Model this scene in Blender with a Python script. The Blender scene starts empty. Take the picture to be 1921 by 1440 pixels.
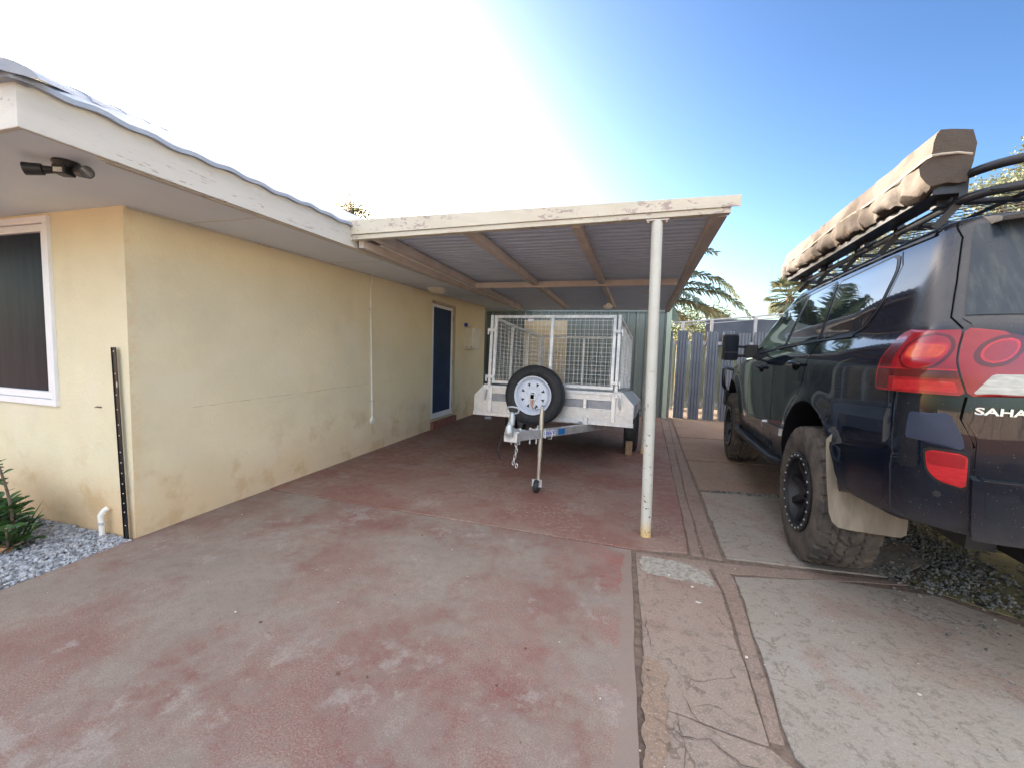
import bpy, bmesh, math, random
from mathutils import Vector, Matrix
R_=math.radians
sc=bpy.context.scene; C=sc.collection
random.seed(7)
# ---------------- camera ----------------
cd=bpy.data.cameras.new('camera'); cam=bpy.data.objects.new('camera',cd); C.objects.link(cam); sc.camera=cam
cd.sensor_width=36; cd.lens=36*755/1921; cd.clip_start=.02; cd.clip_end=2000
RM=((0.9605666,0.05092285,-0.27334714),(0.27626288,-0.06350871,0.95898147),(0.03147414,-0.99668125,-0.07507244))
m3=Matrix([[r[0],-r[1],-r[2]] for r in RM])
cam.matrix_world=Matrix.Translation((0,0,1.3))@m3.to_4x4()
# ---------------- light ----------------
FILL_LOBE=8.5
SUN_AZ=R_(-50); SUN_EL=R_(17)          # azimuth measured from +Y, negative = to the left
w=bpy.data.worlds.new('World'); sc.world=w; w.use_nodes=True
nt=w.node_tree; bg=nt.nodes['Background']; sky=nt.nodes.new('ShaderNodeTexSky')
sky.sky_type='NISHITA'; sky.sun_disc=False; sky.sun_elevation=SUN_EL; sky.sun_rotation=SUN_AZ
sky.altitude=0; sky.air_density=1.0; sky.dust_density=2.0; sky.ozone_density=1.6
hs=nt.nodes.new('ShaderNodeHueSaturation'); hs.inputs['Saturation'].default_value=1.05
gm=nt.nodes.new('ShaderNodeGamma'); gm.inputs[1].default_value=1.6; sc2=nt.nodes.new('ShaderNodeVectorMath'); sc2.operation='SCALE'; sc2.inputs['Scale'].default_value=.65; nt.links.new(gm.outputs[0],sc2.inputs[0])
nt.links.new(sky.outputs[0],hs.inputs['Color']); nt.links.new(hs.outputs[0],gm.inputs[0]); 
# unseen bright lobe added high behind the camera to fill the shade
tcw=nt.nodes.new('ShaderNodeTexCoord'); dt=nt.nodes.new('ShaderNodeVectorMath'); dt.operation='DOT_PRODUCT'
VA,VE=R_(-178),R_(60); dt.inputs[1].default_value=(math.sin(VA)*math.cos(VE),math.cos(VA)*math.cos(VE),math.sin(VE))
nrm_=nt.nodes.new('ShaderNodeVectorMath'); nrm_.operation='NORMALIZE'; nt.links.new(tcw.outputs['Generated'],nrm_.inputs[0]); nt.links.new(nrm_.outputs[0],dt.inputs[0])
mr_=nt.nodes.new('ShaderNodeMapRange'); mr_.interpolation_type='SMOOTHSTEP'; mr_.inputs[1].default_value=math.cos(R_(72)); mr_.inputs[2].default_value=math.cos(R_(14)); mr_.inputs[3].default_value=0; mr_.inputs[4].default_value=FILL_LOBE
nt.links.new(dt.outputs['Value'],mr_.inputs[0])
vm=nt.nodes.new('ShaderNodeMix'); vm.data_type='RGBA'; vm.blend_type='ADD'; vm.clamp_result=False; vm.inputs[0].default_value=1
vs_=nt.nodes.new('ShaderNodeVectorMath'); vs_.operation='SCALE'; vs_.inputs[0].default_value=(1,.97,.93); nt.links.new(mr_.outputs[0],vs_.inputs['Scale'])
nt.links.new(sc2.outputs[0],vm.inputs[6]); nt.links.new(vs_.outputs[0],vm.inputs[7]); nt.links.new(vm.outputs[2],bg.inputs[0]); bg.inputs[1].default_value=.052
sl=bpy.data.lights.new('sun','SUN'); sl.energy=4.6; sl.angle=R_(.53); sl.color=(1,.90,.78)
so=bpy.data.objects.new('sun',sl); C.objects.link(so)
sd=Vector((math.sin(SUN_AZ)*math.cos(SUN_EL),math.cos(SUN_AZ)*math.cos(SUN_EL),math.sin(SUN_EL)))
so.rotation_euler=sd.to_track_quat('Z','Y').to_euler()
sc.view_settings.view_transform='Standard'; sc.view_settings.look='None'; sc.view_settings.gamma=1
sc.view_settings.exposure=2.47

# ---------------- materials ----------------
def mat(name,c1,c2=None,c3=None,scale=5,detail=6,rough=.7,metal=0,bump=0,bscale=60,stretch=(1,1,1),coat=0,
        spots=None,rrange=0,p=(.35,.65),spec=.5,extra=None,dist=.01,trans=0,ior=1.45):
    m=bpy.data.materials.new(name); m.use_nodes=True; n=m.node_tree.nodes; l=m.node_tree.links
    b=n['Principled BSDF']; b.inputs['Roughness'].default_value=rough; b.inputs['Metallic'].default_value=metal
    b.inputs['Specular IOR Level'].default_value=spec; b.inputs['Coat Weight'].default_value=coat; b.inputs['Coat Roughness'].default_value=.03
    b.inputs['Transmission Weight'].default_value=trans; b.inputs['IOR'].default_value=ior
    tc=n.new('ShaderNodeTexCoord'); mp=n.new('ShaderNodeMapping'); mp.inputs['Scale'].default_value=stretch
    l.new(tc.outputs['Object'],mp.inputs['Vector'])
    def noise(s,d=6,r=.6,off=0):
        k=n.new('ShaderNodeTexNoise'); k.inputs['Scale'].default_value=s; k.inputs['Detail'].default_value=d; k.inputs['Roughness'].default_value=r
        if off:
            q=n.new('ShaderNodeVectorMath'); q.operation='ADD'; q.inputs[1].default_value=(off,off*.7,off*.3); l.new(mp.outputs[0],q.inputs[0]); l.new(q.outputs[0],k.inputs['Vector'])
        else: l.new(mp.outputs[0],k.inputs['Vector'])
        return k.outputs['Fac']
    def ramp(fac,a,bb,ca,cb):
        k=n.new('ShaderNodeValToRGB'); k.color_ramp.elements[0].position=a; k.color_ramp.elements[1].position=bb
        k.color_ramp.elements[0].color=(*ca,1); k.color_ramp.elements[1].color=(*cb,1); l.new(fac,k.inputs[0]); return k.outputs[0]
    def mix(f,a,bb,bt='MIX'):
        k=n.new('ShaderNodeMix'); k.data_type='RGBA'; k.blend_type=bt
        for i,v in ((0,f),(6,a),(7,bb)):
            if isinstance(v,(int,float)): k.inputs[i].default_value=v
            elif isinstance(v,tuple): k.inputs[i].default_value=(*v,1)
            else: l.new(v,k.inputs[i])
        return k.outputs[2]
    def sep():
        k=n.new('ShaderNodeSeparateXYZ'); l.new(tc.outputs['Object'],k.inputs[0]); return k.outputs
    def rng(v,a,bb,lo=0,hi=1):
        k=n.new('ShaderNodeMapRange'); k.interpolation_type='SMOOTHSTEP'
        for i,x in ((1,a),(2,bb),(3,lo),(4,hi)): k.inputs[i].default_value=x
        l.new(v,k.inputs[0]); return k.outputs[0]
    def mth(op,a,bb):
        k=n.new('ShaderNodeMath'); k.operation=op
        for i,v in ((0,a),(1,bb)):
            if isinstance(v,(int,float)): k.inputs[i].default_value=v
            else: l.new(v,k.inputs[i])
        return k.outputs[0]
    col=c1
    if c2: col=ramp(noise(scale,detail),p[0],p[1],c1,c2)
    if c3: col=mix(rng(noise(scale*.37,4,.6,13),.5,.62),col,c3)
    if spots: col=mix(rng(noise(spots[1],3,.5,31),spots[2],spots[2]+.03),col,spots[0])
    H=dict(n=n,l=l,b=b,noise=noise,ramp=ramp,mix=mix,sep=sep,rng=rng,mth=mth,tc=tc,mp=mp)
    if extra: col=extra(H,col)
    if isinstance(col,tuple): b.inputs['Base Color'].default_value=(*col,1)
    else: l.new(col,b.inputs['Base Color'])
    if rrange: l.new(rng(noise(scale*2.3,5,.6,7),.3,.7,rough-rrange,rough+rrange),b.inputs['Roughness'])
    if bump:
        k=n.new('ShaderNodeBump'); k.inputs['Strength'].default_value=bump; k.inputs['Distance'].default_value=dist
        l.new(noise(bscale,5,.65,3),k.inputs['Height']); l.new(k.outputs[0],b.inputs['Normal'])
    return m
M={}
def e_drive(H,col):
    x,y,z=H['sep']()
    rng,mix,noise,mth=H['rng'],H['mix'],H['noise'],H['mth']
    red=(.255,.07,.06); grey=(.235,.195,.16); pink=(.205,.112,.092)
    base=mix(rng(noise(1.1,9,.72),.43,.56),pink,grey)
    base=mix(rng(noise(.8,9,.72,5),.52,.60,0,.7),base,(.185,.075,.065))
    # stronger paint left near the joint on the right
    edge=mth('MULTIPLY',rng(x,-.55,-.02),rng(noise(2.2,5,.6,9),.42,.6))
    base=mix(mth('MULTIPLY',edge,.8),base,red)
    # speckled wear
    wear=mth('MULTIPLY',rng(noise(130,8,.85,2),.42,.62),rng(noise(2.4,5,.6,17),.36,.62))
    base=mix(mth('MULTIPLY',wear,.75),base,(.33,.28,.23))
    base=mix(mth('MULTIPLY',rng(noise(1.9,8,.75,91),.54,.60),.35),base,(.24,.205,.175))
    pale=mth('MULTIPLY',rng(noise(1.7,9,.78,23),.55,.63),.75)
    base=mix(pale,base,(.31,.275,.24))
    base=mix(mth('MULTIPLY',rng(noise(150,6,.8,41),.48,.60),.42),base,(.13,.08,.07))
    base=mix(mth('MULTIPLY',rng(noise(3.1,6,.7,51),.62,.72),.45),base,(.13,.095,.085))
    base=mix(mth('MULTIPLY',rng(noise(19,8,.8,61),.48,.60),.55),base,(.20,.15,.13))
    base=mix(mth('MULTIPLY',rng(noise(210,3,.6,71),.60,.66),.5),base,(.46,.42,.37))
    worn=rng(mth('ADD',x,mth('MULTIPLY',noise(9,5,.7,6),.12)),.085,.10)
    return mix(mth('MULTIPLY',worn,.8),base,(.235,.185,.155))
def e_cfloor(H,col):
    rng,mix,noise,mth=H['rng'],H['mix'],H['noise'],H['mth']
    base=mix(rng(noise(1.0,9,.72),.44,.56),(.215,.108,.085),(.24,.155,.125))
    wear=mth('MULTIPLY',rng(noise(30,6,.72,2),.50,.60),rng(noise(1.9,5,.6,17),.44,.66))
    base=mix(mth('MULTIPLY',wear,.7),base,(.32,.255,.21))
    base=mix(mth('MULTIPLY',rng(noise(1.6,7,.7,23),.60,.7),.55),base,(.34,.29,.25))
    return mix(mth('MULTIPLY',rng(noise(2.6,6,.7,51),.60,.72),.5),base,(.10,.07,.06))
M['drive']=mat('red_worn_concrete',(.3,.2,.2),rough=.78,bump=.3,bscale=180,extra=e_drive,dist=.003,rrange=.1,spec=.35)
M['cfloor']=mat('red_carport_concrete',(.3,.2,.2),rough=.62,bump=.25,bscale=60,extra=e_cfloor,dist=.005,rrange=.12,spec=.4)
def slabmat(nm,a,b,c,red):
    def ex(H,col):
        rng,mix,noise,mth=H['rng'],H['mix'],H['noise'],H['mth']
        base=mix(rng(noise(1.6,8,.68),.36,.62),a,b)
        base=mix(mth('MULTIPLY',rng(noise(.9,7,.6,8),.48,.62),.85),base,c)
        base=mix(mth('MULTIPLY',rng(noise(2.3,7,.65,19),.52,.64),.7),base,red)
        base=mix(mth('MULTIPLY',rng(noise(24,7,.75,2),.52,.60),.5),base,(.13,.105,.085))
        base=mix(mth('MULTIPLY',rng(noise(120,6,.8,14),.50,.62),.4),base,(.45,.40,.34))
        # hairline cracks
        v=H['n'].new('ShaderNodeTexVoronoi'); v.feature='DISTANCE_TO_EDGE'; v.inputs['Scale'].default_value=2.3
        q=H['n'].new('ShaderNodeVectorMath'); q.operation='ADD'
        nn=H['n'].new('ShaderNodeTexNoise'); nn.inputs['Scale'].default_value=6; nn.inputs['Detail'].default_value=5
        H['l'].new(H['mp'].outputs[0],nn.inputs['Vector']); s=H['n'].new('ShaderNodeVectorMath'); s.operation='SCALE'; s.inputs['Scale'].default_value=.22
        H['l'].new(nn.outputs['Color'],s.inputs[0]); H['l'].new(H['mp'].outputs[0],q.inputs[0]); H['l'].new(s.outputs[0],q.inputs[1]); H['l'].new(q.outputs[0],v.inputs['Vector'])
        ck=mth('MULTIPLY',rng(v.outputs['Distance'],.004,.011,1,0),rng(noise(1.3,3,.5,77),.52,.58))
        return mix(mth('MULTIPLY',ck,.5),base,(.07,.045,.035))
    return mat(nm,(.3,.3,.3),rough=.85,bump=.6,bscale=45,extra=ex,dist=.008,rrange=.08,spec=.3)
M['slab_a']=slabmat('pink_path_concrete',(.25,.175,.145),(.28,.21,.17),(.25,.20,.165),(.23,.135,.11))
M['slab_b']=slabmat('pale_path_concrete',(.27,.22,.18),(.26,.23,.195),(.285,.265,.235),(.24,.165,.135))
M['slab_c']=slabmat('brown_path_concrete',(.24,.15,.105),(.27,.18,.13),(.24,.17,.125),(.22,.12,.08))
M['mortar']=mat('joint_dirt',(.12,.085,.065),(.21,.155,.12),scale=30,rough=.95,bump=.8,bscale=90)
M['strip']=slabmat('kerb_concrete',(.215,.145,.115),(.245,.175,.14),(.22,.165,.135),(.19,.11,.085))
M['soil']=mat('red_soil',(.25,.11,.06),(.32,.17,.09),c3=(.19,.12,.07),scale=6,rough=.95,bump=.8,bscale=80)
M['crack']=mat('crack_dark',(.07,.048,.038),(.11,.078,.06),scale=40,rough=.95)
M['patch']=mat('exposed_aggregate',(.37,.34,.29),(.25,.22,.185),scale=40,detail=4,rough=.9,bump=1,bscale=60,p=(.45,.6))
M['gravel']=mat('blue_grey_gravel',(.15,.16,.175),(.40,.415,.44),scale=26,detail=1,rough=.75,p=(.35,.62),spots=((.48,.48,.48),30,.62))
M['gravel2']=mat('dark_gravel',(.06,.06,.055),(.22,.215,.195),scale=38,detail=1,rough=.8,p=(.35,.62))
def e_olive(H,col):
    return H['mix'](H['rng'](H['noise'](14,4,.6,9),.55,.62),col,(.05,.05,.035))
M['olive']=mat('olive_ground',(.17,.155,.075),(.24,.205,.10),c3=(.28,.15,.07),scale=2.2,rough=.95,bump=.8,bscale=50,extra=e_olive)
def e_wall(H,col):
    x,y,z=H['sep'](); rng,mix,noise,mth=H['rng'],H['mix'],H['noise'],H['mth']
    col=mix(mth('MULTIPLY',rng(noise(1.3,6,.6,4),.46,.68),.4),col,(.62,.57,.41))
    col=mix(mth('MULTIPLY',rng(noise(2.1,6,.65,24),.56,.72),.22),col,(.54,.47,.31))
    # red dirt splashed onto the foot of the wall
    zz=mth('ADD',z,mth('MULTIPLY',noise(2.2,6,.6,8),-.55))
    front=rng(y,1.80,1.826,1,0)
    dirt=mth('MULTIPLY',rng(zz,-.26,.30,1,0),mth('ADD',mth('MULTIPLY',front,.55),.34))
    col=mix(dirt,col,(.52,.29,.13))
    st=mth('MULTIPLY',rng(zz,.0,.5,1,0),mth('MULTIPLY',rng(noise(3.3,5,.6,38),.5,.65),.45))
    col=mix(st,col,(.46,.30,.13))
    ed=mth('MULTIPLY',rng(y,1.83,1.90,1,0),rng(y,1.816,1.82))
    return mix(mth('MULTIPLY',mth('MULTIPLY',ed,rng(noise(16,5,.7,5),.42,.55)),.35),col,(.68,.46,.22))
M['wall']=mat('cream_render',(.72,.645,.445),(.68,.61,.41),c3=(.71,.645,.47),scale=2.5,rough=.88,bump=.55,bscale=38,extra=e_wall,dist=.006,spec=.2)
M['wallstain']=mat('wall_seam',(.40,.33,.20),(.50,.42,.26),scale=9,rough=.9)
def e_peel(c_bare,th,sc_=7):
    def f(H,col):
        rng,mix,noise,mth=H['rng'],H['mix'],H['noise'],H['mth']
        m=mth('MULTIPLY',rng(noise(sc_,7,.7,11),th,th+.015),rng(noise(1.2,3,.5,2),.42,.52))
        return mix(m,col,c_bare)
    return f
M['fascia']=mat('fascia_paint',(.60,.575,.51),(.54,.515,.45),scale=3,rough=.6,bump=.25,bscale=30,stretch=(1,.4,3),extra=e_peel((.33,.27,.22),.60,16))
M['soffit']=mat('soffit_paint',(.74,.79,.85),(.69,.74,.80),scale=1.6,rough=.85,bump=.1,bscale=60)
M['cfascia']=mat('carport_fascia_paint',(.60,.55,.44),(.54,.49,.38),scale=3,rough=.6,bump=.2,bscale=25,stretch=(1,1,2),extra=e_peel((.37,.29,.25),.56,11))
M['cbeam']=mat('carport_beam_paint',(.62,.56,.51),(.50,.43,.38),c3=(.57,.51,.46),scale=4,rough=.65,bump=.15,bscale=30)
M['post']=mat('post_paint',(.56,.56,.50),(.51,.50,.43),scale=5,rough=.5,bump=.12,bscale=40,extra=lambda H,c:H['mix'](H['mth']('MULTIPLY',H['rng'](H['noise'](34,4,.6,11),  .63,.645),H['rng'](H['sep']()[2],1.35,.9)),H['mix'](H['rng'](H['sep']()[2],.16,.0),c,(.60,.44,.20)),(.12,.07,.05)))
M['tin']=mat('galvanised_roof_sheet',(.60,.68,.82),(.52,.59,.71),scale=3,rough=.45,metal=.1,bump=.1,bscale=20,stretch=(1,3,1))
M['rooftile']=mat('pressed_metal_roof',(.36,.40,.46),(.31,.35,.41),scale=4,rough=.55,bump=.25,bscale=60)
M['white']=mat('white_aluminium',(.78,.79,.80),(.73,.74,.75),scale=6,rough=.35)
M['pvc']=mat('white_conduit_pvc',(.74,.72,.65),(.66,.63,.55),scale=9,rough=.45)
M['glass']=mat('dark_window_glass',(.012,.017,.026),(.020,.026,.038),scale=3,rough=.3,spec=.06,stretch=(6,1,.6))
M['screen']=mat('blue_security_mesh',(.012,.03,.075),(.02,.045,.10),scale=4,rough=.5,bump=.3,bscale=400,spec=.3)
M['black']=mat('black_plastic',(.012,.012,.014),(.022,.022,.025),scale=12,rough=.42,bump=.1,bscale=80)
M['blackgloss']=mat('black_powder_coat',(.010,.010,.012),rough=.28)
M['step']=mat('door_step_red',(.20,.07,.05),(.28,.12,.09),scale=12,rough=.8,bump=.4)
M['cwall']=mat('green_grey_steel_cladding',(.125,.15,.14),(.155,.185,.17),scale=1.5,rough=.45,bump=.05,metal=.1,stretch=(1,1,.3))
M['cream']=mat('cream_door_panel',(.50,.42,.27),(.44,.36,.22),scale=3,rough=.6)
M['fence']=mat('slate_fence_steel',(.09,.105,.135),(.12,.138,.17),scale=2,rough=.45,bump=.06,metal=.15)
M['fenceback']=mat('pale_green_sheet',(.36,.42,.34),(.30,.36,.29),scale=2,rough=.6,stretch=(3,1,.5))
M['railgrey']=mat('grey_fence_rail',(.40,.40,.40),(.32,.32,.33),scale=5,rough=.5)
M['darkclad']=mat('dark_fence_cladding',(.055,.07,.10),(.08,.095,.13),scale=3,rough=.55)
M['galv']=mat('galvanised_steel',(.62,.63,.63),(.50,.51,.52),c3=(.66,.66,.65),scale=16,rough=.38,metal=.55,bump=.12,bscale=40,rrange=.12)
def e_check(H,col):
    n,l=H['n'],H['l']
    w1=n.new('ShaderNodeTexVoronoi'); w1.inputs['Scale'].default_value=48; w1.feature='F1'; l.new(H['tc'].outputs['Object'],w1.inputs['Vector'])
    b=n.new('ShaderNodeBump'); b.inputs['Strength'].default_value=.5; b.inputs['Distance'].default_value=.003
    l.new(H['rng'](w1.outputs['Distance'],.15,.5,1,0),b.inputs['Height']); l.new(b.outputs[0],H['b'].inputs['Normal'])
    return H['mix'](H['rng'](w1.outputs['Distance'],.2,.5,0,.15),col,(.48,.48,.48))
M['checker']=mat('checker_plate',(.60,.60,.58),(.50,.50,.49),scale=14,rough=.34,metal=.55,extra=e_check)
M['galvdark']=mat('weathered_galvanised',(.30,.31,.33),(.23,.24,.26),scale=14,rough=.45,metal=.5,bump=.1)
M['film']=mat('blue_grey_film',(.27,.31,.40),rough=.4)
M['zinc']=mat('zinc_jockey_tube',(.57,.55,.47),(.47,.455,.40),scale=9,rough=.3,metal=.7,stretch=(1,1,.3))
M['cast']=mat('cast_coupling',(.50,.53,.53),(.40,.43,.44),scale=30,rough=.4,metal=.5,bump=.3)
M['rimwhite']=mat('white_wheel_paint',(.66,.70,.76),(.62,.66,.72),scale=10,rough=.35)
M['rubber']=mat('tyre_rubber',(.016,.017,.019),(.028,.029,.031),scale=20,rough=.62,bump=.1,bscale=120)
def e_tyre(H,col):
    return H['mix'](H['mth']('MULTIPLY',H['rng'](H['noise'](7,6,.65,3),.35,.65),.9),col,(.125,.10,.078))
M['dustyrubber']=mat('dusty_tyre_rubber',(.045,.04,.035),(.07,.062,.053),scale=14,rough=.85,bump=.2,bscale=90,extra=e_tyre)
M['chain']=mat('chain_steel',(.55,.55,.52),rough=.35,metal=.8)
M['brass']=mat('brass_lock',(.55,.27,.16),rough=.4,metal=.6)
M['timber']=mat('weathered_timber_block',(.30,.21,.13),(.22,.15,.09),scale=9,rough=.85,bump=.4,stretch=(4,4,1))
M['decal_blue']=mat('blue_sticker',(.015,.15,.42),rough=.4)
M['decal_text']=mat('blue_lettering',(.02,.05,.40),rough=.4)
M['decal_white']=mat('white_sticker',(.62,.66,.74),rough=.4)
def e_paint(H,col):
    y=H['sep'](); rng,mix,noise,mth=H['rng'],H['mix'],H['noise'],H['mth']
    rear=rng(y[1],-.72,-.98); up=rng(y[2],1.42,1.52)
    dust=mth('MULTIPLY',mth('MULTIPLY',rear,up),rng(noise(5,6,.6,3),.2,.6,.55,1))
    low=mth('MULTIPLY',rng(y[2],.82,.5),rng(noise(6,6,.6,5),.25,.6,.15,.8))
    d=mth('MAXIMUM',dust,low)
    H['l'].new(rng(d,0,1,.05,.55),H['b'].inputs['Roughness']); H['l'].new(rng(d,0,1,.0,.35) ,H['b'].inputs['Coat Roughness'])
    sp=rng(noise(160,2,.5,9),.70,.73)
    c=mix(mth('MULTIPLY',d,.42),col,(.16,.145,.125))
    return mix(mth('MULTIPLY',sp,.35),c,(.25,.23,.2))
M['paint']=mat('black_car_paint',(.0035,.006,.013),(.0045,.008,.016),scale=2,rough=.07,coat=.25,spec=.45,extra=e_paint)
M['carglass']=mat('tinted_car_glass',(.006,.010,.016),rough=.02,spec=.8,coat=.5)
def e_rg(H,col):
    rng,mix,noise,mth=H['rng'],H['mix'],H['noise'],H['mth']
    H['l'].new(rng(noise(3,6,.6,5),.3,.6,.22,.5),H['b'].inputs['Roughness'])
    return mix(rng(noise(9,7,.6,6),.45,.75,0,.5),col,(.10,.11,.10))
M['rearglass']=mat('dusty_rear_glass',(.016,.024,.032),(.028,.036,.045),scale=3,rough=.35,extra=e_rg,stretch=(4,1,.7))
M['trim']=mat('black_trim',(.008,.008,.010),rough=.45)
M['gap']=mat('panel_gap_shadow',(.002,.002,.002),rough=.9,spec=.1)
M['chrome']=mat('chrome_trim',(.50,.50,.50),rough=.2,metal=.9)
M['stripmetal']=mat('grey_side_moulding',(.22,.21,.20),(.15,.14,.13),scale=4,rough=.25,metal=.6)
M['lampred']=mat('red_tail_lens',(.30,.004,.010),(.22,.003,.008),scale=9,rough=.2,coat=.5)
M['lampdeep']=mat('deep_red_tail_lens',(.07,.002,.005),(.10,.003,.006),scale=12,rough=.2,coat=.4)
M['lampbright']=mat('bright_red_reflector',(.50,.010,.018),(.36,.006,.012),scale=40,rough=.25,coat=.5,stretch=(1,1,3))
M['lampamber']=mat('amber_lens',(.55,.07,.012),(.42,.035,.012),scale=30,rough=.25,coat=.4)
M['lampwhite']=mat('clear_reverse_lens',(.50,.50,.45),(.32,.31,.28),scale=18,rough=.3,coat=.3,stretch=(1,1,5))
M['flap']=mat('dusty_mud_flap',(.27,.235,.18),(.20,.17,.13),c3=(.30,.26,.20),scale=5,rough=.85,bump=.15,bscale=50,stretch=(3,1,.7))
M['primer']=mat('faded_clearcoat',(.030,.042,.075),(.022,.032,.06),scale=9,rough=.38)
M['canvas']=mat('tan_awning_canvas',(.085,.062,.044),(.062,.048,.037),c3=(.075,.058,.045),scale=7,rough=.8,bump=.9,bscale=16,stretch=(1,.4,1))
M['piping']=mat('pale_piping',(.42,.36,.29),rough=.7)
M['rack']=mat('black_rack_tube',(.013,.014,.018),(.03,.03,.033),scale=8,rough=.35)
M['leafdark']=mat('palm_leaf',(.085,.13,.10),(.12,.165,.125),scale=5,rough=.55)
M['leafdry']=mat('dry_palm_leaf',(.24,.19,.10),(.32,.26,.15),scale=5,rough=.7)
M['leafgreen']=mat('shrub_leaf',(.035,.085,.025),(.07,.15,.04),scale=18,rough=.45)
M['leafgum']=mat('gum_leaf',(.12,.145,.095),(.17,.19,.12),scale=2,rough=.6)
M['leafdk']=mat('bush_leaf',(.06,.09,.04),(.11,.14,.06),scale=2,rough=.6)
M['bark']=mat('bark',(.20,.15,.11),(.12,.09,.065),scale=12,rough=.9,bump=.6,bscale=30)
M['frond']=mat('palm_trunk',(.22,.17,.12),(.14,.11,.08),scale=9,rough=.95,bump=.9,bscale=22,stretch=(1,1,2))
M['brick']=mat('orange_edging_brick',(.50,.28,.14),(.38,.20,.10),scale=14,rough=.9,bump=.4)
M['lampcap']=mat('opal_light_cover',(.72,.68,.58),(.66,.62,.50),scale=4,rough=.35)
M['debris']=mat('pale_chips',(.62,.60,.55),(.45,.42,.36),scale=9,rough=.8)
M['stick']=mat('dead_leaf_litter',(.10,.06,.04),(.18,.11,.07),scale=9,rough=.9)
for k in ('leafdark','leafgreen','leafgum','leafdk','leafdry'):
    b=M[k].node_tree.nodes['Principled BSDF']
    # thin leaves let some sun through
    n=M[k].node_tree.nodes; l=M[k].node_tree.links
    tr=n.new('ShaderNodeBsdfTranslucent'); mx=n.new('ShaderNodeMixShader'); mx.inputs[0].default_value=.25
    src=b.inputs['Base Color'].links[0].from_socket; l.new(src,tr.inputs[0]); l.new(b.outputs[0],mx.inputs[1]); l.new(tr.outputs[0],mx.inputs[2])
    l.new(mx.outputs[0],n['Material Output'].inputs[0])

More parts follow.
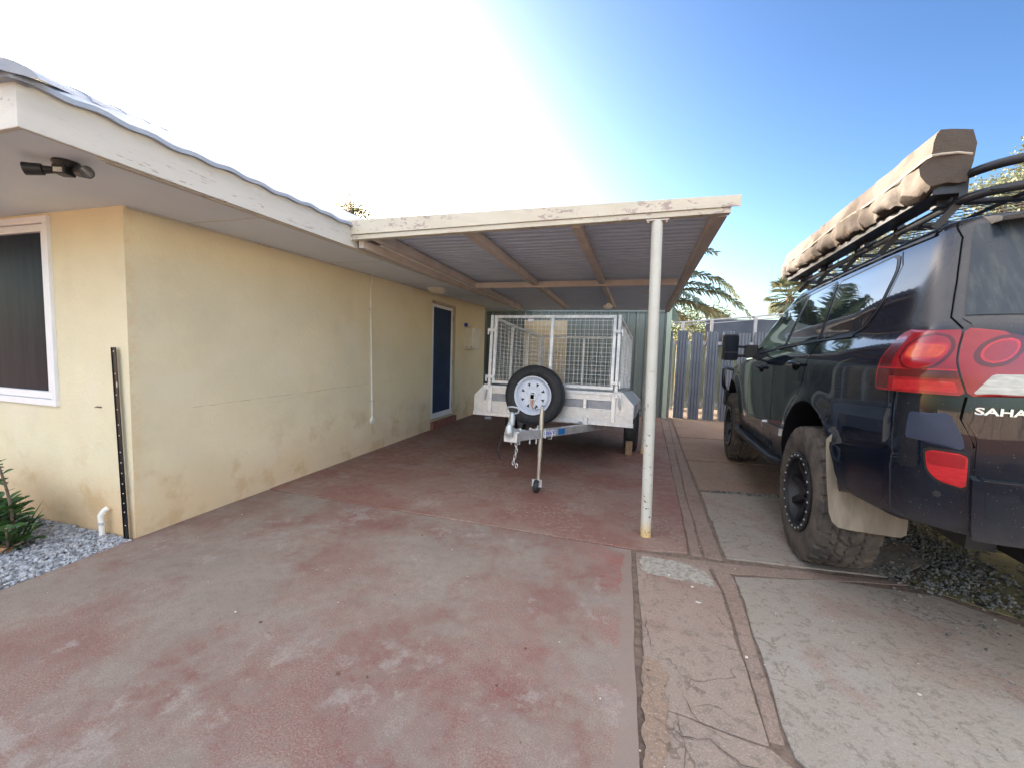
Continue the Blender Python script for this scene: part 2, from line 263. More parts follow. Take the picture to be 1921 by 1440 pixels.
# ---------------- object helpers ----------------
def props(o,label=None,cat=None,group=None,kind=None):
    for k,v in (('label',label),('category',cat),('group',group),('kind',kind)):
        if v: o[k]=v
    return o
def thing(name,label,cat,loc=(0,0,0),rot=(0,0,0),group=None):
    o=bpy.data.objects.new(name,None); C.objects.link(o); o.location=loc; o.rotation_euler=rot; o.empty_display_size=.1
    return props(o,label,cat,group)
class MB:
    def __init__(s): s.v=[];s.f=[];s.m=[];s.cm=0
    def add(s,vs,fs,mi=None):
        b=len(s.v); s.v+= [tuple(v) for v in vs]; s.f+=[tuple(b+i for i in f) for f in fs]; s.m+=[s.cm if mi is None else mi]*len(fs)
    def box(s,a,b,mi=None):
        (x0,y0,z0),(x1,y1,z1)=a,b
        s.add([(x0,y0,z0),(x1,y0,z0),(x1,y1,z0),(x0,y1,z0),(x0,y0,z1),(x1,y0,z1),(x1,y1,z1),(x0,y1,z1)],
              [(0,3,2,1),(4,5,6,7),(0,1,5,4),(1,2,6,5),(2,3,7,6),(3,0,4,7)],mi)
    def bar(s,p,q,w,h,up=(0,0,1),mi=None):
        p=Vector(p);q=Vector(q);d=(q-p).normalized();u=Vector(up); r=d.cross(u).normalized()*w/2; t=r.cross(d).normalized()*h/2
        vs=[p-r-t,p+r-t,p+r+t,p-r+t,q-r-t,q+r-t,q+r+t,q-r+t]
        s.add(vs,[(0,1,2,3),(7,6,5,4),(0,4,5,1),(1,5,6,2),(2,6,7,3),(3,7,4,0)],mi)
    def tube(s,pts,r,n=10,mi=None,cap=True):
        pts=[Vector(p) for p in pts]; N=len(pts); rs=r if isinstance(r,(list,tuple)) else [r]*N
        rings=[];prev=None
        for i,p in enumerate(pts):
            d=(pts[min(i+1,N-1)]-pts[max(i-1,0)]).normalized()
            if prev is None: a=Vector((0,0,1)) if abs(d.z)<.9 else Vector((1,0,0)); u=d.cross(a).normalized()
            else: u=(prev-d*prev.dot(d)).normalized()
            prev=u; v=d.cross(u)
            rings.append([p+(u*math.cos(2*math.pi*k/n)+v*math.sin(2*math.pi*k/n))*rs[i] for k in range(n)])
        vs=[x for rg in rings for x in rg]; fs=[]
        for i in range(N-1):
            for k in range(n): k2=(k+1)%n; fs.append((i*n+k,i*n+k2,(i+1)*n+k2,(i+1)*n+k))
        if cap: fs.append(tuple(range(n-1,-1,-1))); fs.append(tuple((N-1)*n+k for k in range(n)))
        s.add(vs,fs,mi)
    def lathe(s,prof,c,axis='Z',n=32,mi=None,closed=False):
        vs=[];fs=[];P=len(prof)
        for i in range(n):
            a=2*math.pi*i/n;ca,sa=math.cos(a),math.sin(a)
            for r,h in prof:
                v={'Z':(r*ca,r*sa,h),'X':(h,r*ca,r*sa),'Y':(r*ca,h,r*sa)}[axis]; vs.append((v[0]+c[0],v[1]+c[1],v[2]+c[2]))
        for i in range(n):
            j=(i+1)%n
            for k in range(P if closed else P-1):
                k2=(k+1)%P; fs.append((i*P+k,j*P+k,j*P+k2,i*P+k2))
        s.add(vs,fs,mi)
    def prism(s,poly,d,mi=None):
        n=len(poly);d=Vector(d);vs=[Vector(p) for p in poly]+[Vector(p)+d for p in poly]
        s.add(vs,[tuple(range(n)),tuple(range(2*n-1,n-1,-1))]+[(i,(i+1)%n+0,(i+1)%n+n,i+n) for i in range(n)],mi)
    def grid(s,rows,mi=None,close=False):
        a=len(rows);b=len(rows[0]);vs=[p for r in rows for p in r];fs=[]
        for i in range(a-1):
            for j in range(b if close else b-1): j2=(j+1)%b; fs.append((i*b+j,i*b+j2,(i+1)*b+j2,(i+1)*b+j))
        s.add(vs,fs,mi)
    def build(s,name,mats,parent=None,smooth=False,bevel=0,world=False,fix=True,angle=40):
        me=bpy.data.meshes.new(name); me.from_pydata(s.v,[],s.f)
        if not isinstance(mats,(list,tuple)): mats=[mats]
        for m in mats: me.materials.append(M[m] if isinstance(m,str) else m)
        if len(mats)>1: me.polygons.foreach_set('material_index',s.m)
        me.validate()
        if fix:
            bm=bmesh.new(); bm.from_mesh(me); bmesh.ops.recalc_face_normals(bm,faces=bm.faces); bm.to_mesh(me); bm.free()
        if smooth:
            me.polygons.foreach_set('use_smooth',[True]*len(me.polygons))
            if angle: me.set_sharp_from_angle(angle=R_(angle))
        me.update()
        o=bpy.data.objects.new(name,me); C.objects.link(o)
        if parent:
            o.parent=parent
            if world: o.location=-Vector(parent.location)
        if bevel:
            b=o.modifiers.new('bevel','BEVEL'); b.width=bevel; b.segments=2; b.limit_method='ANGLE'; b.angle_limit=R_(50)
        return o
def explode(o,name=None):
    """split an object into one object per loose piece"""
    me=o.data; n=len(me.vertices); par=list(range(n))
    def fd(a):
        while par[a]!=a: par[a]=par[par[a]]; a=par[a]
        return a
    for e in me.edges: par[fd(e.vertices[0])]=fd(e.vertices[1])
    grp={}
    for f in me.polygons: grp.setdefault(fd(f.vertices[0]),[]).append(f)
    sm_=me.polygons[0].use_smooth; res=[]
    for fs in grp.values():
        ids=sorted({v for f in fs for v in f.vertices}); ix={v:i for i,v in enumerate(ids)}
        m=bpy.data.meshes.new(name or o.name.split('.')[0]); m.from_pydata([me.vertices[v].co for v in ids],[],[[ix[v] for v in f.vertices] for f in fs])
        for mt in me.materials: m.materials.append(mt)
        if sm_: m.polygons.foreach_set('use_smooth',[True]*len(m.polygons)); m.set_sharp_from_angle(angle=R_(40))
        q=bpy.data.objects.new(name or o.name.split('.')[0],m); C.objects.link(q); q.parent=o.parent; q.location=o.location; res.append(q)
    bpy.data.objects.remove(o); return res
def lerp(a,b,t): return a+(b-a)*t

# =====================================================================
# GROUND
# =====================================================================
g=MB(); g.add([(-300,-300,-.045),(300,-300,-.045),(300,300,-.045),(-300,300,-.045)],[(0,1,2,3)])
props(g.build('ground','soil'),kind='structure')
g=MB(); g.add([(-3.09,-5,-.009),(6,-5,-.009),(6,12,-.009),(-3.5,12,-.009)],[(0,1,2,3)])
props(g.build('joint_bed','mortar'),kind='structure')
def slab(name,poly,m,z=0,th=.03,jit=.004,step=.06,bevel=.004,tilt=0):
    rnd=random.Random(name+str(poly[0])); P=[]
    for i in range(len(poly)):
        a=poly[i];b=poly[(i+1)%len(poly)];L=math.hypot(b[0]-a[0],b[1]-a[1]);n=max(1,min(60,int(L/step)))
        nx,ny=(b[1]-a[1])/L,-(b[0]-a[0])/L; wob=0
        for k in range(n):
            t=k/n; wob=wob*.7+rnd.uniform(-jit,jit)
            j=wob if k else 0; P.append((lerp(a[0],b[0],t)+nx*j,lerp(a[1],b[1],t)+ny*j,z))
    g=MB(); g.prism([(x,y,zz-th) for x,y,zz in P],(0,0,th)); o=g.build(name,m,bevel=bevel); props(o,kind='structure'); return o
slab('driveway',[(-3.06,-4.5),(.118,-4.5),(.103,1.3),(.086,2.775),(-3.088,2.845),(-3.088,1.815),(-3.06,1.2)],'drive',jit=.003)
slab('carport_floor',[(-3.088,2.857),(.075,2.79),(.455,2.862),(.50,3.6),(.74,9.35),(-3.6,9.35),(-3.6,8.4),(-3.088,8.4)],'cfloor',z=.004,jit=.003)
slab('kerb_strip',[(.474,2.86),(.545,2.85),(.60,4.2),(.87,8.9),(.755,9.3)],'strip',z=-.002)
slab('kerb_strip',[(.558,2.85),(.668,2.84),(.765,5.2),(.93,8.9),(.885,8.9),(.612,4.2)],'strip',z=-.004)
slab('path_slab',[(.690,2.875),(1.62,2.96),(2.05,3.3),(2.0,4.42),(.757,4.285)],'slab_b')
slab('path_slab',[(.762,4.36),(2.0,4.52),(2.1,5.75),(.80,5.55)],'slab_c')
slab('path_slab',[(.805,5.63),(3.4,5.85),(3.5,7.3),(.88,7.2)],'slab_c')
slab('path_slab',[(.885,7.22),(2.4,7.32),(2.5,9.3),(.99,9.3)],'slab_c',z=.003)
slab('path_slab',[(.135,1.535),(.53,1.475),(.575,2.45),(.555,2.72),(.12,2.755)],'slab_a')
slab('kerb_strip',[(.535,1.50),(.585,1.50),(.68,2.62),(.62,2.80),(.57,2.735),(.59,2.45)],'strip',z=-.003)
slab('kerb_strip',[(.11,2.772),(.60,2.80),(1.7,2.93),(1.7,2.90),(.70,2.68),(.12,2.765)],'strip',z=-.005)
slab('path_slab',[(.60,1.46),(.69,1.36),(.86,1.18),(1.1,1.0),(3.2,.55),(3.3,2.1),(2.0,2.60),(1.75,2.80),(1.2,2.78),(.69,2.64)],'slab_b',jit=.006)
slab('path_slab',[(.135,1.527),(.53,1.467),(.60,1.40),(.75,1.2),(.86,1.02),(1.6,.1),(1.6,-2),(.14,-2)],'slab_a',z=-.001,jit=.006)
slab('path_slab',[(.90,1.10),(1.15,.93),(3.3,.45),(3.3,-2),(1.63,-2),(1.63,.1)],'slab_b',z=-.002,jit=.006)
slab('mortar_patch',[(.15,2.50),(.55,2.47),(.53,2.60),(.40,2.70),(.16,2.715)],'patch',z=.0045,th=.004,jit=.012,step=.02,bevel=0)
slab('mortar_patch',[(.115,1.16),(.185,1.25),(.20,1.58),(.23,1.70),(.19,1.76),(.125,1.765)],'slab_c',z=.0045,th=.004,jit=.008,step=.02,bevel=0)
# cracks
def crack(pts,w=.004,seed=0,z=.0055):
    rnd=random.Random(seed); P=[]
    for i in range(len(pts)-1):
        a,b=pts[i],pts[i+1];L=math.hypot(b[0]-a[0],b[1]-a[1]);n=max(2,int(L/.02))
        for k in range(n): t=k/n; P.append((lerp(a[0],b[0],t)+rnd.uniform(-.005,.005),lerp(a[1],b[1],t)+rnd.uniform(-.005,.005)))
    P.append(pts[-1]); g=MB(); rows=[]
    for i,p in enumerate(P):
        q=P[min(i+1,len(P)-1)];o=P[max(i-1,0)];dx,dy=q[0]-o[0],q[1]-o[1];L=math.hypot(dx,dy) or 1
        ww=.6*w*rnd.uniform(.3,1.3)*min(1,.25+4*min(i,len(P)-1-i)/len(P))/2
        rows.append([(p[0]-dy/L*ww,p[1]+dx/L*ww,z),(p[0]+dy/L*ww,p[1]-dx/L*ww,z)])
    g.grid(rows); props(g.build('crack','crack'),kind='structure')
crack([(.16,1.46),(.25,1.42),(.34,1.43),(.42,1.37),(.55,1.38)],.006,1)
crack([(.27,1.62),(.29,1.53),(.33,1.475),(.41,1.45)],.005,2)
crack([(.24,1.52),(.245,1.42),(.25,1.36),(.235,1.30),(.25,1.2)],.004,3)
crack([(.14,1.47),(.19,1.46),(.22,1.40)],.003,4); crack([(.13,1.68),(.16,1.60),(.14,1.57),(.17,1.50)],.003,5)
crack([(.75,1.36),(.84,1.30),(.90,1.22),(1.0,1.14),(1.2,1.04),(1.6,.95)],.008,6)
crack([(.57,1.42),(.66,1.30),(.72,1.27),(.80,1.10)],.006,7)
crack([(.38,1.40),(.45,1.33),(.57,1.30),(.63,1.22),(.66,1.1)],.006,8)
crack([(.155,2.08),(.15,1.98),(.165,1.88),(.17,1.80)],.006,9); crack([(.12,1.93),(.155,1.90)],.004,10)
crack([(.12,2.05),(.135,1.75)],.004,11)
# gravel
import numpy as np
def icos():
    t=(1+5**.5)/2
    v=np.array([(-1,t,0),(1,t,0),(-1,-t,0),(1,-t,0),(0,-1,t),(0,1,t),(0,-1,-t),(0,1,-t),(t,0,-1),(t,0,1),(-t,0,-1),(-t,0,1)])/1.9
    f=[(0,11,5),(0,5,1),(0,1,7),(0,7,10),(0,10,11),(1,5,9),(5,11,4),(11,10,2),(10,7,6),(7,1,8),(3,9,4),(3,4,2),(3,2,6),(3,6,8),(3,8,9),(4,9,5),(2,4,11),(6,2,10),(8,6,7),(9,8,1)]
    return v,np.array(f)
def stones(name,inside,box,n,size,m,label,cat,zb=0,seed=1,flat=.6):
    rs=np.random.RandomState(seed); v0,f0=icos(); V=[];F=[];c=0
    while c<n:
        x=rs.uniform(box[0],box[1]);y=rs.uniform(box[2],box[3])
        d=inside(x,y)
        if rs.rand()>d: continue
        s=size*rs.uniform(.55,1.25); q=rs.normal(size=(3,3)); q,_=np.linalg.qr(q)
        v=v0*rs.uniform(.7,1.25,size=(12,1))*np.array([1,rs.uniform(.7,1.0),rs.uniform(.55,.9)])*s*rs.choice([.6,.85,1,1.3],p=[.3,.3,.3,.1])
        v=v@q.T; v[:,2]*=flat/.6; v+=np.array([x,y,zb+rs.uniform(0,s*.7)])
        V.append(v);F.append(f0+12*c);c+=1
    me=bpy.data.meshes.new(name); me.from_pydata(np.vstack(V).tolist(),[],np.vstack(F).tolist()); me.materials.append(M[m]); me.update()
    o=bpy.data.objects.new(name,me); C.objects.link(o); props(o,label,cat,kind='stuff'); return o
bx=MB(); bx.add([(-9,-4,-.02),(-3.075,-4,-.02),(-3.075,1.83,-.02),(-9,1.83,-.02)],[(0,1,2,3)]); props(bx.build('garden_bed','mortar'),kind='structure')
def inL(x,y):
    if x>-3.075+ .006*math.sin(y*40): return 0
    if (x+3.75)**2/.04+(y-1.50)**2/.012<1: return .1
    if y<1.17 and x<-3.1: return .0
    return 1
stones('garden_gravel',inL,(-5.0,-3.075,1.14,1.80),12500,.012,'gravel','blue grey crushed stone filling the garden bed along the house','gravel',zb=-.012,seed=3)
slab('garden_edging',[(-6,1.0),(-3.10,1.06),(-3.065,1.15),(-6,1.13)],'brick',z=.012,th=.05,jit=.003)
slab('garden_edging',[(-5,1.40),(-3.62,1.43),(-3.55,1.465),(-5,1.49)],'brick',z=.02,th=.05,jit=.003)
slab('side_ground',[(1.66,2.93),(2.2,2.60),(3.35,2.1),(9,1.6),(9,9.3),(3.6,9.3),(3.45,5.8),(2.15,5.7),(2.07,3.3)],'olive',z=-.006,th=.02,jit=.01,bevel=0)
def inR(x,y):
    # band of stones along the edge of the slabs, thinning outwards
    t=(x-1.66)/(3.2-1.66); ye=2.93-t*.80
    d=y-ye-.0; 
    a=max(0,1-abs(d-.13)/.20)
    b=max(0,1-abs((x-2.15)-.10*(y-3.5))/.32) if 3.0<y<5.6 else 0
    k=math.sin(x*7+2*math.sin(y*5))*.5+.5
    return min(1,max(a,b*.8)*(.5+.5*k)+.035)
stones('loose_gravel',inR,(1.55,3.6,2.0,5.6),5200,.011,'gravel2','dark loose gravel scattered beside the path slabs behind the rear wheel','gravel',zb=-.004,seed=5)
def inJ(x,y): return math.exp(-((y-(4.315+.1*(x-.76)))/.035)**2)*(.25 if x<1 else 1)
stones('joint_gravel',inJ,(.8,1.9,4.2,4.6),700,.010,'gravel2','small stones caught in the slab joint between the car wheels','gravel',zb=-.006,seed=6)
# litter chips
g=MB(); rnd=random.Random(4)
for i in range(170):
    x=rnd.uniform(-3,2.2);y=rnd.uniform(.4,6) if i%2 else rnd.uniform(1.2,3.5)
    if x>2 and y<2.5: continue
    if y>2.5 and rnd.random()<.4: x=rnd.uniform(.45,.75)
    s=rnd.uniform(.0015,.0045) if i>12 else rnd.uniform(.006,.009); a=rnd.uniform(0,6.28); z=.004
    P=[(x+s*math.cos(a+k*1.257)*rnd.uniform(.6,1.3),y+s*math.sin(a+k*1.257)*rnd.uniform(.4,1),z) for k in range(5)]
    g.prism(P,(0,0,s*.5),mi=0 if rnd.random()<.55 else 1)
for (x,y,s) in [(-1.60,1.42,.008),(-.93,1.30,.006),(-.37,1.65,.008),(.145,1.69,.009),(-1.05,1.28,.009),(-.43,1.42,.005),(.43,2.27,.013),(.42,2.42,.011),(1.18,1.90,.010)]:
    P=[(x+s*math.cos(k*1.05)*rnd.uniform(.6,1.3),y+s*math.sin(k*1.05)*rnd.uniform(.3,.8),.004) for k in range(6)]
    g.prism(P,(0,0,.004),mi=0 if x>.3 else 1)
props(g.build('litter',['debris','stick']),'pale stone chips and dark leaf bits scattered over the driveway','litter',kind='stuff')

# =====================================================================
# HOUSE
# =====================================================================
WX=-3.09; FY=1.815
def zs(y): return 2.13+.0235*(y-1.05)        # soffit level
house=thing('house','cream rendered single storey house with pressed metal roof and deep eaves','house',(-5.5,4.5,0))
g=MB()
def wallseg(y0,y1,z0,z1f):
    T=.12
    g.add([(WX-T,y0,z0),(WX,y0,z0),(WX,y1,z0),(WX-T,y1,z0),(WX-T,y0,z1f(y0)),(WX,y0,z1f(y0)),(WX,y1,z1f(y1)),(WX-T,y1,z1f(y1))],[(0,3,2,1),(4,5,6,7),(0,1,5,4),(1,2,6,5),(2,3,7,6),(3,0,4,7)])
def top(y): return zs(y)+.03
wallseg(FY+.12,5.98,-.03,top); wallseg(6.90,8.36,-.03,top); wallseg(5.98,6.90,2.13,top)
wallseg(8.36,8.37,-.03,top)
# front wall with window opening x -6.0..-3.80 z .83..2.12
def fw(x0,x1,z0,z1): g.box((x0,FY,z0),(x1,FY+.12,z1))
fw(-3.80,WX,-.03,2.16); fw(-6.0,-3.80,-.03,.84); fw(-9.0,-6.0,-.03,2.16); fw(-6.0,-3.80,2.125,2.16)
g.box((-9.0,8.37,-.03),(WX,8.49,2.3)); g.box((-9.12,FY,-.03),(-9.0,8.49,2.3))
g.build('wall','wall',house,world=True)
# seams on side wall
g=MB()
rn=random.Random(3)
def seam(y0,y1,z0,z1,w):
    n=40; rows=[]
    for i in range(n+1):
        t=i/n; y=lerp(y0,y1,t); z=lerp(z0,z1,t)+rn.uniform(-.003,.003); ww=w*rn.uniform(.1,1)
        rows.append([(WX+.0015,y,z-ww),(WX+.0015,y,z+ww)])
    g.grid(rows)
seam(2.2,4.3,.83,.865,.0025); seam(4.45,5.9,.865,.88,.002); seam(3.0,5.95,.105,.115,.0018); seam(2.9,3.6,.79,.86,.0015)
g.build('render_seam','wallstain',house,world=True)
g=MB(); g.box((-3.43,FY-.004,.853),(-3.37,FY+.001,.858)); g.box((-3.41,FY-.006,.859),(-3.36,FY+.001,.862)); g.build('wall_chip','stick',house,world=True)
# soffit
g=MB(); EX=-2.345; EY=1.055
def sofpt(x,y): return (x,y,zs(max(y,EY)))
g.add([sofpt(EX,EY),sofpt(EX,9.2),sofpt(WX-.1,9.2),sofpt(WX-.1,FY+.1),(-9.6,FY+.1,zs(FY)),(-9.6,EY,zs(EY))],[(0,1,2,3),(0,3,4,5)])
v=[(x,y,z+.012) for x,y,z in g.v]; g.add(v,[(0,1,2,3),(0,3,4,5)])
g.build('soffit','soffit',house,world=True,fix=False)
g=MB()  # soffit battens: cover strips and edge mould
for y in (2.20,3.62,5.05,6.5): g.box((WX,y-.004,zs(y)-.003),(EX+.0,y+.004,zs(y)-.0002))
g.bar((EX-.05,1.35,zs(1.35)-.006),(EX-.05,8.9,zs(8.9)-.006),.010,.010)
g.bar((WX+.008,1.83,zs(1.83)-.006),(WX+.008,8.35,zs(8.35)-.006),.014,.012)
g.bar((EX-.012,1.3,zs(1.3)-.008),(EX-.012,8.9,zs(8.9)-.008),.022,.014)
g.build('cover_strip','fascia',house,world=True)
# fascia: side (x=EX) and front (y=EY)
FH=.165
def fasc(x,y): return zs(y)
g=MB()
g.add([(EX,EY,zs(EY)-.012),(EX+.022,EY-.022,zs(EY)-.012),(EX+.022,9.2,zs(9.2)-.012),(EX,9.2,zs(9.2)-.012),
       (EX,EY,zs(EY)+FH),(EX+.022,EY-.022,zs(EY)+FH),(EX+.022,9.2,zs(9.2)+FH),(EX,9.2,zs(9.2)+FH)],[(0,3,2,1),(4,5,6,7),(0,1,5,4),(1,2,6,5),(2,3,7,6),(3,0,4,7)])
g.add([(EX,EY,zs(EY)-.012),(EX+.022,EY-.022,zs(EY)-.012),(-9.6,EY-.022,zs(EY)-.012),(-9.6,EY,zs(EY)-.012),
       (EX,EY,zs(EY)+FH),(EX+.022,EY-.022,zs(EY)+FH),(-9.6,EY-.022,zs(EY)+FH),(-9.6,EY,zs(EY)+FH)],[(0,3,2,1),(4,5,6,7),(0,1,5,4),(1,2,6,5),(2,3,7,6),(3,0,4,7)])
g.build('fascia','fascia',house,world=True,bevel=.003)
# roof: hip roof of pressed metal sheets with scalloped eave
PIT=math.tan(R_(25.8)); OX=EX+.05; OY=EY-.05; RUN=3.4
def rz(d,y): return zs(min(max(y,EY),9.2))+FH+.012+d*PIT
g=MB()
def wave(t): return .0075*math.sin(2*math.pi*t/.205)+.005*math.sin(2*math.pi*t/.62+1)
# side plane: rows by distance d from eave
ny=220; rows=[]
ds=[0,.02,.12,.37]+[.37*k for k in range(2,10)]+[RUN]
for d in ds:
    r=[]
    for j in range(ny+1):
        y0=OY+d; y=lerp(y0,9.4,j/ny); st=0 if d in(0,) else (.014*((d/.37)%1)); 
        r.append((OX-d,y,rz(d,y)+wave(y)*.8-.0*st))
    rows.append(r)
g.grid(rows)
rows2=[[(x,y,z-.022) for x,y,z in rows[0]],rows[0]]; g.grid(rows2)
rows2=[[(x-.045,y,z-.018) for x,y,z in rows[0]],[(x,y,z-.022) for x,y,z in rows[0]]]; g.grid(rows2)
rows=[]
for d in ds:
    r=[]
    for j in range(121):
        x=lerp(OX-d,-9.8+d*0,j/120); r.append((x,OY+d,rz(d,EY+0*d)+wave(x)*.8))
    rows.append(r)
g.grid(rows); g.grid([[(x,y,z-.022) for x,y,z in rows[0]],rows[0]]); g.grid([[(x,y+.06,z-.024) for x,y,z in rows[0]],[(x,y,z-.022) for x,y,z in rows[0]]])
# far slope down on the other side
zr=rz(RUN,5); g.add([(OX-RUN,OY+RUN,zr),(OX-RUN,9.4,zr+.08),(-9.8,9.4,2.3),(-9.8,OY+RUN,2.3)],[(0,1,2,3)])
roof=g.build('roof','rooftile',house,world=True,smooth=True,fix=False,angle=50)
g=MB() # hip capping in lapped lengths
for k in range(9):
    a=k*.36-.02; b=a+.40; lift=.030+.006
    p=[]
    for d,e in ((a,.012),(b,0)):
        c=Vector((OX-d,OY+d,rz(d,EY+.02*d)+lift+e)); p.append(c)
    dirv=(p[1]-p[0]).normalized(); side=Vector((1,1,0)).normalized(); up=side.cross(dirv); up=up if up.z>0 else -up
    rows=[]
    for c in p:
        rows.append([c+side*(.085*math.sin(t))+up*(.050*math.cos(t)-.062) for t in [(-1.45+2.9*i/10) for i in range(11)]])
    g.grid(rows); g.add(rows[0],[tuple(range(11))])
g.build('hip_capping','rooftile',house,world=True,smooth=True,fix=False,angle=50).parent=roof
bpy.data.objects['hip_capping'].location=(0,0,0)
# front window
win=MB()
x0,x1,z0,z1=-6.0,-3.795,.835,2.125
def frame(g,x0,x1,z0,z1,y,wd,dp,mi=None):
    g.box((x0,y,z0),(x1,y+dp,z0+wd),mi); g.box((x0,y,z1-wd),(x1,y+dp,z1),mi); g.box((x0,y,z0+wd),(x0+wd,y+dp,z1-wd),mi); g.box((x1-wd,y,z0+wd),(x1,y+dp,z1-wd),mi)
g=MB(); frame(g,x0,x1,z0,z1,FY-.022,.045,.06); frame(g,-5.0,x1-.048,z0+.048,z1-.048,FY-.008,.05,.03); frame(g,x0+.048,-4.9,z0+.048,z1-.048,FY+.010,.05,.03)
wf=g.build('window','white',house,world=True,bevel=.003)
g=MB(); g.box((x0+.05,FY+.016,z0+.05),(x1-.06,FY+.022,z1-.05)); o=g.build('pane','glass',wf)
# back door + frame
DX=WX-.055
g=MB(); g.box((DX-.05,6.0,.155),(DX+.0,6.045,2.125)); g.box((DX-.05,6.855,.155),(WX+.012,6.897,2.125)); g.box((DX-.05,6.045,2.085),(WX+.012,6.855,2.125)); g.box((DX-.05,6.0,.13),(WX+.012,6.897,.16))
g.build('door_frame','cream',house,world=True,bevel=.003)
g=MB()
for (ya,yb,za,zb) in ((6.05,6.095,.165,2.08),(6.80,6.85,.165,2.08),(6.095,6.80,.165,.255),(6.095,6.80,2.03,2.08)): g.box((DX+.0,ya,za),(DX+.03,yb,zb))
dr=g.build('door','white',house,world=True,bevel=.002)
g=MB(); g.box((DX+.008,6.095,.255),(DX+.016,6.80,2.03)); g.build('mesh_panel','screen',dr)
g=MB()
for z in (.32,1.1,1.90): g.box((DX+.03,6.842,z-.045),(DX+.045,6.862,z+.045))
explode(g.build('hinge','galvdark',dr))
g=MB(); g.box((WX-.05,5.99,-.02),(WX+.05,6.93,.125)); g.build('door_step','step',house,world=True,bevel=.006)
# fittings on the house
t=thing('floodlight','black twin floodlight with motion sensor under the front eave','outdoor light',(-2.60,1.31,zs(1.31)))
t.rotation_euler=(0,0,R_(20)); t.scale=(.82,.82,.82)
g=MB(); g.lathe([(0,0),(.058,0),(.062,-.012),(.05,-.038),(.0,-.042)],(0,0,0),n=28); g.build('base','black',t,smooth=True)
g=MB(); g.box((-.036,-.05,-.082),(.036,.02,-.03)); g.box((-.05,-.02,-.06),(.05,.015,-.045)); so_=g.build('sensor','black',t,bevel=.008)
g=MB(); g.box((-.024,-.0535,-.076),(.024,-.049,-.050)); g.build('lens','lampwhite',so_,bevel=.002)
for s in (-1,1):
    g=MB(); a=Vector((s*.05,-.005,-.052)); d=Vector((s*.86,-.42,-.16)).normalized()
    g.tube([a,a+d*.05,a+d*.055,a+d*.125,a+d*.13],[.018,.022,.030,.034,.034],n=20); g.tube([a+d*.130,a+d*.122],[.029,.02],n=20,mi=1)
    g.build('lamp_head',['black','lampwhite'],t,smooth=True,angle=35)
t=thing('ceiling_light','round opal bulkhead light under the eave near the blue door','light',(-2.80,5.55,zs(5.55)))
g=MB(); g.lathe([(0,0),(.135,0),(.14,-.02),(.13,-.03)],(0,0,0),n=36); g.build('base','pvc',t,smooth=True,angle=30)
g=MB(); g.lathe([(.13,-.028),(.122,-.05),(.09,-.072),(.045,-.084),(.0,-.088)],(0,0,0),n=36); g.build('cover','lampcap',t,smooth=True)
t=thing('conduit','thin cream electrical conduit running down the side wall','pipe',(WX,4.38,.4))
g=MB(); P=[(.012,0,.02),(.012,-.045,1.55),(.012,-.05,1.63),(.012,-.02,1.70),(.010,-.015,1.815)]
g.tube(P,.0115,n=12); g.build('pipe','pvc',t,smooth=True)
g=MB(); g.lathe([(0,.034),(.036,.032),(.040,.0),],(0,.0,0),axis='X',n=20); g.tube([(0,0,0),(.03,0,0)],.038,n=20); g.build('junction_box','pvc',t,smooth=True,angle=40)
g=MB(); g.box((0,-.03,.245),(.016,.022,.262)); g.box((0,-.065,1.38),(.016,-.02,1.395)); explode(g.build('saddle_clip','railgrey',t))
t=thing('meter_box','cream metal meter box high on the house wall','meter box',(WX,7.35,1.36))
g=MB(); g.box((0,0,0),(.17,.42,.40)); g.build('box','pvc',t,bevel=.008)
g=MB(); g.box((.0,-.006,.03),(.165,-.0,.365)); g.box((.17,.012,.02),(.178,.41,.39)); g.box((-.0,-.01,.40),(.19,.44,.412)); g.build('cover','pvc',t,bevel=.004)
g=MB(); g.box((.04,-.014,.03),(.07,-.004,.045)); g.box((.13,-.014,.03),(.16,-.004,.045)); explode(g.build('latch','galvdark',t))
g=MB(); g.box((.0,-.03,.43),(.055,.03,.50)); g.build('switch_cap','decal_text',t,bevel=.006)
# black slotted rail leaning at the corner
t=thing('slotted_rail','black slotted metal rail standing against the house corner','metal rail',(-3.13,1.79,0))
g=MB(); tl=Vector((-.055,.004,1.262)); wd=.034
hol=[]; z=.09
steps=[1.235,1.09,.955,.86,.76,.69,.58,.51,.44,.37,.305,.24,.18,.09]
g.bar((0,0,.0),tl,.003,wd,up=(1,0,0)) if False else None
d=tl.normalized(); r=Vector((1,0,0)); r=(r-d*r.dot(d)).normalized(); f=Vector((0,-1,0))
def pt(a,h,o): return d*h+r*a+f*o
for (a0,a1,o0,o1) in ((-.017,.017,0,.003),(-.0195,-.017,0,.008),(.017,.0195,0,.005)):
    g.add([pt(a0,0,o0),pt(a1,0,o0),pt(a1,0,o1),pt(a0,0,o1),pt(a0,1.26,o0),pt(a1,1.26,o0),pt(a1,1.26,o1),pt(a0,1.26,o1)],[(0,1,2,3),(7,6,5,4),(0,4,5,1),(1,5,6,2),(2,6,7,3),(3,7,4,0)])
g.build('channel','blackgloss',t)
g=MB()
for h in steps:
    P=[pt(-.002+.0060*math.cos(k*.785),h+.0042*math.sin(k*.785),.0036) for k in range(8)]; g.prism(P,f*.0004)
g.prism([pt(.008+.006*math.cos(k*.785),1.02+.02*math.sin(k*.785),.0036) for k in range(8)],f*.0004)
explode(g.build('bolt_hole','debris',t))
t=thing('drain_pipe','short white bent drain pipe rising from gravel against the wall','pipe',(-3.335,1.77,-.02))
g=MB(); g.tube([(0,0,0),(0,0,.10),(-.006,0,.13),(-.008,.0,.155),(.006,.012,.185),(.018,.03,.20)],.0165,n=14); g.build('pipe','pvc',t,smooth=True,angle=50)
